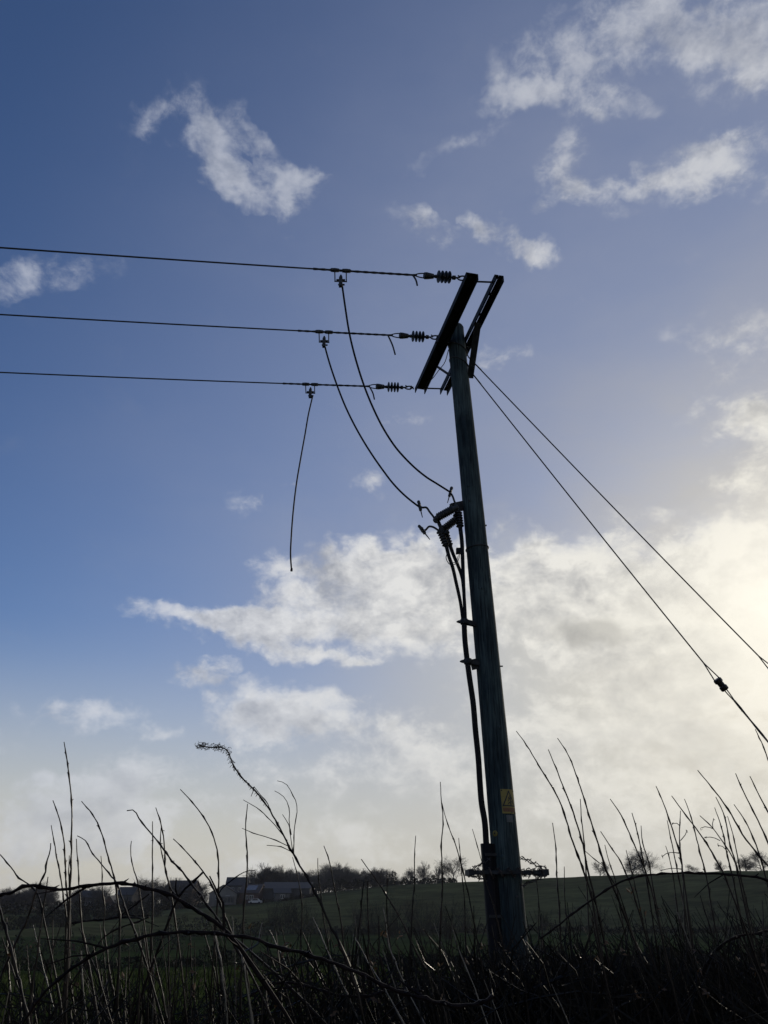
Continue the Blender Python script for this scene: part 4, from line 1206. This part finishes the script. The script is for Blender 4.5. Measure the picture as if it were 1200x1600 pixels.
D6 = [
 ('straight thin stem through the sky beside the seed-headed cane', SC_((220,540),(245,640),(260,720),(262,820),(255,960),(270,1100)), 3.2, (1.3, 2.8), 'stem'),
 ('slim upright stem over the dark barn, shorter of two', SC_((333,545),(335,620),(345,700),(355,800),(370,880),(385,1000)), 3.2, (1.3, 3.0), 'stem'),
 ('slim leaning stem over the dark barn, taller of two', SC_((360,490),(385,560),(400,640),(415,720),(430,790),(440,850),(450,960)), 3.1, (1.4, 3.6), 'stem'),
 ('long leaning stem crossing the end of the tree row, glossy below', SC_((527,550),(570,610),(620,680),(670,760),(720,850),(770,960),(820,1050),(880,1170),(900,1250)), 2.9, (1.6, 3.8), 'stem'),
 ('stubby upright stem at the end of the tree row', SC_((642,597),(642,680),(640,760),(645,830),(660,960)), 3.1, (1.6, 3.2), 'stem'),
 ('thin upright stem before the pair of trees on the crest', SC_((770,445),(765,540),(765,640),(757,750),(752,830),(748,960)), 3.2, (1.3, 3.2), 'stem'),
 ('tallest thin stem between the seed-headed cane and the pole', SC_((880,205),(885,290),(892,370),(885,480),(888,600),(888,720),(880,850),(880,1000)), 3.1, (1.4, 3.6), 'stem'),
 ('thin stem branching off close to the tallest one before the pole', SC_((888,300),(905,370),(925,425),(950,490),(970,560),(990,640),(1010,730),(1030,830),(1060,1000)), 3.0, (1.2, 3.0), 'stem'),
 ('short fine stem under the lone round tree', SC_((962,455),(968,520),(975,600),(985,700),(990,850)), 3.2, (1.1, 2.4), 'stem'),
 ('fine stem touching the cable guard, just outside the pole', SC_((1023,415),(1045,490),(1065,560),(1080,640),(1110,730),(1140,850),(1170,1000)), 3.0, (1.1, 2.4), 'stem'),
 ('pale glossy stem low under the end of the tree row', SC_((625,770),(640,870),(655,950),(690,1040),(740,1150),(810,1286)), 2.8, (2.4, 3.6), 'stem_glint'),
 ('short pale stem slanting over the low bramble arch', SC_((490,885),(520,940),(550,1000),(600,1080),(660,1180)), 2.8, (2.0, 3.0), 'stem_glint'),
 ('dark stub standing before the hillside bushes, inner of two', SC_((540,650),(530,720),(525,800),(510,900),(500,1000)), 3.2, (2.4, 3.2), 'stem'),
 ('dark stub standing before the hillside bushes, outer of two', SC_((556,650),(555,760),(560,850),(558,950),(560,1060)), 3.3, (2.0, 3.0), 'stem'),
 ('pale hooked stem catching the light on the low bramble arch', SC_((85,835),(75,880),(68,925),(30,950),(-5,975),(5,1040),(20,1140)), 2.7, (2.8, 4.2), 'stem_glint'),
 ('pale upright stem, glossy in segments, under the cream house', SC_((-130,880),(-115,950),(-100,1010),(-92,1090),(-80,1180),(-75,1260)), 2.8, (2.4, 3.8), 'stem_glint'),
 ('thin pale stem leaning beside the pole foot', SC_((930,830),(950,920),(985,1010),(1030,1120),(1070,1230)), 2.9, (1.6, 2.6), 'stem_glint'),
]
for lab, pts, Y, w, mt in D6:
    k += 1; stem(pts, Y, lab, w=w, seed=k, mat=mt)
# the long cane with a dried, bent seed head
cane = thing('seed_head_cane', at(560, 1600, 2.75), 'tall cane ending in a bent curly dried seed head', 'cane')
cane.location.z = 0
def sub_stem(parent, name, pts, Y, w, mat='stem', seed=1, ground=False, thorn=False):
    o = stem(pts, Y, None, None, None, name, w, mat, seed, thorn, 0, ground)
    o.parent = parent; o.location = Vector(o.location) - parent_world(parent)
    return o
head = [(310, 1164), (318, 1166), (330, 1168), (343, 1167.5), (353, 1171), (357, 1176)]
main = [(357, 1176), (366, 1198), (381, 1218), (403, 1241), (422, 1267), (440, 1299), (455, 1328), (471, 1356), (489, 1388), (502, 1414), (515, 1444), (531, 1476), (541, 1500), (555, 1538), (569, 1598)]
sub_stem(cane, 'stalk', main, 2.75, (2.0, 4.6), seed=77, ground=True)
m = MB(); q = random.Random(5)
hp = smooth_path([at(x, y, 2.75) for x, y in head], 8); kx = mpp(hp[0])
m.tube(hp, 1.0 * kx, 6)
for i in range(75):
    c = q.choice(hp); r = kx * q.uniform(3, 7)
    u = Vector((q.uniform(-1, 1), q.uniform(-1, 1), q.uniform(-1, 1))).normalized(); v = u.orthogonal().normalized()
    c = c + Vector((q.uniform(-4, 4), q.uniform(-4, 4), q.uniform(-3, 3))) * kx
    a0 = q.uniform(0, 6.28); aa = q.uniform(2, 4.5)
    m.tube([c + (u * math.cos(a0 + aa * t / 6) + v * math.sin(a0 + aa * t / 6)) * r * (1 - .08 * t) for t in range(7)], .30 * kx, 4, False)
part(m, 'seed_head', M['seed'], cane)
m = MB()
st = smooth_path([at(x, y, 2.75) for x, y in main[:5]], 12)
for i, c in enumerate(st[:-4]):
    for s in (0, 1):
        d = Vector((q.uniform(-1, 1), q.uniform(-1, 1), q.uniform(-.6, .4))).normalized() * kx * q.uniform(3, 7) * (1 - .55 * i / len(st))
        m.tube([c, c + d * .6, c + d + Vector((0, 0, -1.5 * kx))], [.5 * kx, .4 * kx, .3 * kx], 4, False)
part(m, 'seed_husk', M['seed'], cane)
tw = [S for S in (
 SC_((0,285),(60,320),(130,385),(165,425),(195,465)), SC_((-5,412),(50,435),(130,460),(200,490)), SC_((105,488),(170,495),(212,515)),
 SC_((140,245),(175,265),(205,320),(205,380),(212,450),(222,520)), SC_((152,200),(185,210),(220,260),(240,310),(230,400),(226,480),(226,525)),
 SC_((48,225),(75,260),(105,295),(122,330)), SC_((35,270),(45,245),(48,228)), SC_((175,350),(200,390),(215,440)))]
for i, p in enumerate(tw):
    sub_stem(cane, 'twig', p, 2.75, (1.1, 1.7), seed=200 + i)
# arching brambles
def arch(lab, pts, Y, w, ground=True, dY=0.0, **kw):
    global k
    k += 1; stem(pts, Y, lab, 'bramble', 'arching brambles', 'arching_bramble', w, 'arch', k, True, dY, ground, shoots=rnd.randint(3, 8))
arch('upper arching bramble bowed across the dark wood at the skyline', S7((-60,840),(0,805),(60,795),(110,765),(165,762),(260,780),(330,775),(430,758),(540,750),(620,757),(700,775),(800,805),(870,850),(950,895),(1010,930),(1060,975),(1130,1060)), 2.6, (5.0, 6.6))
arch('long lower arching bramble, thick and dark, crossing the lower fields', S7((100,1420),(200,1270),(300,1180),(400,1110),(490,1060),(600,1020),(700,995),(850,980),(1000,985),(1100,1000),(1200,1010)) + SC_((100,925),(250,965),(400,1012),(500,1050),(620,1110),(720,1150),(860,1185),(950,1205),(1050,1195),(1115,1168)), 2.5, (5.5, 6.4), False)
arch('bramble bowed over the crest within the thicket beyond the pole', S8((130,1010),(200,960),(290,890),(360,840),(430,790),(500,750),(570,722),(640,712),(750,704),(870,702),(960,706),(1060,712),(1140,722),(1200,738),(1300,790)), 3.0, (3.0, 4.2))
arch('bramble arching low from the meadow to the foot of the pole', SC_((20,1170),(100,1120),(200,1100),(330,1130),(440,1160),(560,1160),(680,1130),(800,1140)), 2.9, (3.6, 4.4), False)
arch('short thorny spur crossing the stems before the long brown roofed house', S7((950,700),(905,745),(860,785),(820,850),(780,950)), 2.9, (4.0, 4.2), True)
arch('faint thorny branch crossing the field under the upper arch', S7((700,800),(610,870),(560,905),(500,920),(420,925),(330,940)), 3.3, (2.4, 3.2), False)
arch('thin bramble curving through the lower meadow below the dark wood', S7((700,910),(620,940),(560,960),(480,1010),(430,1080)), 3.2, (2.2, 3.0))
arch('dark bramble bent across the thicket near the frame edge', S8((1240,960),(1150,985),(1050,1000),(960,1060),(900,1150)), 3.1, (3.5, 4.5))
# stems beyond the pole: labelled by the order of their tips from the pole
D8 = [
 ('long leaning', S8((20,37),(70,105),(120,190),(170,270),(215,350),(250,440),(285,560),(320,650),(345,720),(370,800),(395,950)), 3.0, (1.3,3.8)),
 ('tall gently curved', S8((170,123),(210,220),(245,310),(280,400),(310,490),(335,580),(350,670),(375,770),(410,920)), 3.1, (1.3,3.8)),
 ('tall curved', S8((213,70),(265,150),(300,240),(330,330),(360,430),(385,510),(415,600),(440,690),(480,780),(520,880)), 3.1, (1.3,3.6)),
 ('upright knobbly', S8((190,467),(203,560),(207,640),(212,740),(220,850),(225,960)), 3.2, (1.4,3.4)),
 ('short upright', S8((320,355),(328,470),(338,560),(345,650),(352,800)), 3.2, (1.3,3.0)),
 ('very short thin', S8((245,672),(245,760),(250,860),(262,960)), 3.3, (1.2,2.6)),
 ('fine low', S8((112,720),(125,840),(138,960),(150,1060)), 3.3, (1.2,2.4)),
 ('fine slanting', S8((310,765),(350,830),(372,880),(392,960)), 3.3, (1.1,2.4)),
 ('leaning kinked', S8((460,355),(510,430),(550,515),(585,595),(620,680),(655,790),(680,900)), 3.0, (1.4,3.6)),
 ('straight thin', S8((562,420),(585,500),(600,570),(615,640),(628,720),(650,860)), 3.2, (1.3,3.0)),
 ('short straight', S8((605,480),(612,560),(640,650),(660,760)), 3.3, (1.2,2.8)),
 ('slanting bare', S8((415,507),(470,590),(510,650),(540,720),(570,800),(600,900)), 3.1, (1.3,3.2)),
 ('leaning slender', S8((675,295),(715,390),(740,460),(765,540),(790,620),(800,700),(820,850)), 3.0, (1.3,3.6)),
 ('strongly leaning', S8((748,340),(800,410),(860,490),(910,560),(950,630),(985,690),(1030,800)), 3.0, (1.4,3.6)),
 ('slender upright', S8((808,355),(840,440),(860,520),(880,600),(905,690),(930,830)), 3.1, (1.2,3.0)),
 ('long strongly leaning', S8((870,220),(920,280),(975,350),(1030,430),(1080,520),(1140,600),(1200,670),(1260,760)), 2.9, (1.4,3.6)),
 ('slender leaning', S8((955,345),(990,420),(1010,500),(1025,580),(1045,640),(1075,780)), 3.1, (1.3,3.2)),
 ('tall slender', S8((1048,235),(1085,320),(1130,410),(1165,480),(1200,560),(1240,680)), 2.9, (1.3,3.6)),
 ('tall thin', S8((1115,248),(1150,320),(1180,380),(1210,440),(1250,560)), 3.0, (1.3,3.4)),
 ('highest', S8((1140,28),(1170,90),(1200,170),(1240,290),(1270,420)), 2.8, (1.3,3.4)),
 ('upright faint', S8((727,455),(745,540),(760,620),(775,690),(800,820)), 3.3, (1.2,3.0)),
 ('leaning dark', S8((1040,380),(1100,470),(1140,560),(1170,650),(1200,760)), 3.1, (1.3,3.2)),
 ('thin upright', S8((950,395),(985,500),(1005,600),(1025,680),(1050,800)), 3.2, (1.2,3.0)),
 ('bowed side', S8((340,597),(390,640),(430,670),(460,720),(500,790),(530,880)), 3.2, (1.1,2.4)),
 ('thin short', S8((435,570),(455,650),(480,720),(500,830)), 3.3, (1.1,2.6)),
 ('tiny upright', S8((720,575),(740,640),(755,720),(770,830)), 3.3, (1.1,2.4)),
 ('short faint', S8((535,595),(560,690),(585,800)), 3.3, (1.1,2.6)),
 ('long faint', S8((1010,435),(1035,520),(1060,640),(1080,760)), 3.3, (1.1,2.8)),
]
ORD = 'first second third fourth fifth sixth seventh eighth ninth tenth eleventh twelfth thirteenth fourteenth fifteenth sixteenth seventeenth eighteenth nineteenth twentieth twenty-first twenty-second twenty-third twenty-fourth twenty-fifth twenty-sixth twenty-seventh twenty-eighth twenty-ninth thirtieth'.split()
for i, (look, pts, Y, w) in enumerate(sorted(D8, key=lambda d: d[1][0][0])):
    k += 1; stem(pts, Y, f'{look} bare stem in the thicket, its tip {ORD[i]} outward from the pole', w=w, seed=k)
def twiggy(lab, main_, twigs, Y, w):
    global k
    k += 1
    pl = thing('seeding_plant', at(*main_[-1], Y), lab, 'plant', 'branched seed stems'); pl.location.z = 0
    sub_stem(pl, 'stalk', main_, Y, w, seed=k, ground=True)
    for i, p in enumerate(twigs):
        sub_stem(pl, 'twig', p, Y, (1.2, 1.4), seed=300 + i + k)
    m = MB(); q = random.Random(k)
    for p in twigs:
        c = at(*p[0], Y); kk = mpp(c)
        for j in range(5):
            d = Vector((q.uniform(-1, 1), q.uniform(-1, 1), q.uniform(-1, 1))).normalized() * kk * q.uniform(1.5, 4)
            m.tube([c, c + d], [.5 * kk, .35 * kk], 4)
    part(m, 'seed_cluster', M['stem'], pl)
twiggy('branched seed stem leaning through the thicket with tiny seed clusters', S8((880,433),(940,490),(990,560),(1030,620),(1070,720),(1100,840)), [S8((885,492),(910,485),(945,495)), S8((908,535),(940,535),(975,550)), S8((965,572),(990,580),(1012,605)), S8((945,450),(940,475),(942,490))], 3.0, (1.3, 2.8))
twiggy('upright branched seed stem with open side twigs inside the thicket', S8((790,410),(785,500),(790,600),(800,690),(805,850)), [S8((752,470),(770,468),(786,480)), S8((820,505),(808,530),(790,550)), S8((705,625),(722,612),(745,605),(790,612)), S8((700,690),(740,680),(795,685))], 3.2, (1.2, 2.8))

# shorter stems crowding the hedge bottom, tips below the skyline
def crowd(n, x0, x1, y0, y1, lean, label, group, Y0=2.7, Y1=4.3, w=(1.2, 2.9), pale=.06):
    global k
    for i in range(n):
        k += 1
        x = rnd.uniform(x0, x1); y = y0 + (y1 - y0) * rnd.random() ** .8
        l = lean + rnd.gauss(0, .16); pts = [(x, y)]; cx = x; cy = y; bend = rnd.uniform(-.10, .12)
        while cy < 1640:
            st_ = 55; cy += st_; l2 = l + bend * (cy - y) / 150; cx += l2 * st_ + rnd.uniform(-3, 3); pts.append((cx, cy))
        s = rnd.uniform(.75, 1.35)
        stem(pts, rnd.uniform(Y0, Y1), label, group=group, w=(w[0] * s, w[1] * s), seed=k, mat='stem_glint' if rnd.random() < pale else 'stem', thorn=rnd.random() < .3, shoots=rnd.choice((0, 1, 2, 4)))
crowd(62, -30, 420, 1425, 1540, .04, 'thin bare stem in the open growth before the near meadow', 'low stems before the meadow', pale=.10)
crowd(46, 420, 760, 1415, 1540, .28, 'low bare stem in the growth between meadow and pole foot', 'low stems beside the pole foot', pale=.18)
crowd(112, 815, 1300, 1395, 1540, .30, 'dark low stem packed inside the thicket beyond the pole', 'packed stems of the thicket', pale=.05)

# ------------------------------------------------------------------ tangled undergrowth and leaves
TL = {3: 'dark tangled twigs filling the thicket beyond the pole', 6: 'thicker dark twigs deep inside the thicket beyond the pole', 4: 'tangled twigs low down before the near meadow', 9: 'dark twigs heaped around the pole foot', 10: 'tangled twigs between the meadow and the pole foot'}
def tangle(n, x0, x1, ytop, ybot, Y0, Y1, rr, name, lean=.25, seed=3):
    q = random.Random(seed); m = MB()
    for i in range(n):
        x = q.uniform(x0, x1); y = ytop(x) + (ybot - ytop(x)) * q.random() ** .75; Y = q.uniform(Y0, Y1)
        p = at(x, y, Y)
        if p.z < .05: p.z = q.uniform(.05, .5)
        L = q.uniform(.10, .42); a = q.gauss(0, .7) - lean
        d = Vector((math.sin(a), q.uniform(-.5, .5), math.cos(a))).normalized()
        b = Vector((q.uniform(-1, 1), q.uniform(-1, 1), q.uniform(-1, .4))) * L * .16
        r = rr * q.uniform(.6, 1.5)
        m.tube([p - d * L * .5, p - d * L * .15 + b * .8, p + d * L * .2 + b, p + d * L * .5], [r, r * .9, r * .75, r * .4], 3, False)
    return tag(m.build(name, M['twig'], None), TL[seed], 'undergrowth', kind='stuff')
def top_line(x):
    pts = [(-50, 1560), (120, 1545), (330, 1560), (520, 1520), (640, 1510), (760, 1500), (900, 1478), (1050, 1468), (1250, 1455)]
    for (a, b), (c, d) in zip(pts, pts[1:]):
        if a <= x <= c: return b + (d - b) * (x - a) / (c - a)
    return 1520
tangle(3600, 640, 1260, top_line, 1700, 2.9, 5.5, .0028, 'undergrowth', .3, 3)
tangle(2400, 760, 1280, lambda x: top_line(x) + 50, 1700, 3.0, 5.0, .004, 'undergrowth', .2, 6)
tangle(2300, -60, 700, top_line, 1720, 2.8, 4.6, .0024, 'undergrowth', .1, 4)
tangle(1300, 730, 900, lambda x: 1505, 1720, 3.0, 7.4, .0032, 'undergrowth', .15, 9)
tangle(900, 400, 760, lambda x: 1500, 1720, 2.8, 5.0, .0035, 'undergrowth', .2, 10)
q = random.Random(12); m = MB()
def bush_wall(n, x0, x1, ytop, Y0, Y1, s):
    for i in range(n):
        x = q.uniform(x0, x1); y = ytop(x) + (1740 - ytop(x)) * q.random() ** .9; Y = q.uniform(Y0, Y1)
        p = at(x, y, Y)
        if p.z < .02: continue
        d = Vector((q.uniform(-1, 1), q.uniform(-1, 1), q.uniform(-1, 1))).normalized() * s * q.uniform(.5, 1.5)
        e = d.orthogonal().normalized() * s * q.uniform(.15, .4)
        m.quad(p - d, p + e, p + d, p - e)
bush_wall(9000, 600, 1500, lambda x: top_line(x) + 45, 5.2, 9.5, .05)
bush_wall(3500, 680, 1500, lambda x: top_line(x) + 80, 3.5, 5.5, .028)
tag(m.build('bramble_foliage', M['scrub'], None, smooth=False), 'dark bramble leaves massed behind and below the stems', 'undergrowth', kind='stuff')
m = MB()
LV = [(622, 1460), (690, 1558), (695, 1565), (537, 1575), (525, 1537), (520, 1590), (985, 1390), (1033, 1424), (1092, 1508), (1097, 1520), (1128, 1558), (1131, 1563), (1033, 1545), (300, 1520), (308, 1535), (303, 1550), (372, 1515), (393, 1445), (975, 1486), (950, 1470), (1005, 1425), (238, 1518), (600, 1462)]
LV += [(q.uniform(0, 1200), q.uniform(1470, 1600)) for _ in range(34)]
for (x, y) in LV:
    c = at(x, y, q.uniform(2.7, 3.2))
    for j in range(q.randint(2, 4)):
        p = c + Vector((q.uniform(-1, 1), q.uniform(-1, 1), q.uniform(-1, 1))) * .010
        d = Vector((q.uniform(-1, 1), q.uniform(-1, 1), q.uniform(-1, .3))).normalized() * q.uniform(.006, .014); e = d.orthogonal().normalized() * d.length * .5
        f_ = d.cross(e).normalized() * d.length * .25
        m.quad(p - d, p + e + f_, p + d); m.quad(p - d, p + d, p - e + f_)
tag(m.build('dead_leaves', M['deadleaf'], None, smooth=False), 'few curled brown dead leaves clinging to the brambles', 'leaves', kind='stuff')
# grass of the near meadow
m = MB(); q = random.Random(21)
for i in range(26000):
    a = q.uniform(-.62, .62); r = 9.0 + 24 * q.random() ** 1.4
    x, y = r * math.sin(a), r * math.cos(a); z = ground_z(x, y)
    h = q.uniform(.06, .20); l = Vector((q.uniform(-.08, .08), q.uniform(-.08, .08), h)); s = Vector((q.uniform(-1, 1), q.uniform(-1, 1), 0)).normalized() * .010
    p = Vector((x, y, z - .01)); m.quad(p - s, p + s, p + l)
tag(m.build('grass', M['grass'], None, smooth=False), 'short rough meadow grass beyond the hedge', 'grass', kind='stuff')

# ------------------------------------------------------------------ thin haze over the fields
m = MB(); m.box((0, 0, 2.0), (1530, 0, 0), (0, 1530, 0), (0, 0, 19.0))
hm = bpy.data.materials.new('thin_air'); hm.use_nodes = True
t = hm.node_tree; t.nodes.clear()
pv = N(t, 'ShaderNodeVolumePrincipled'); ho = N(t, 'ShaderNodeOutputMaterial')
pv.inputs['Color'].default_value = (.90, .93, 1.0, 1)
pv.inputs['Density'].default_value = .00012
pv.inputs['Anisotropy'].default_value = 0.2
t.links.new(pv.outputs[0], ho.inputs['Volume'])
tag(m.build('haze', hm, None, smooth=False), 'thin pale haze lying over the fields', 'haze', kind='stuff')
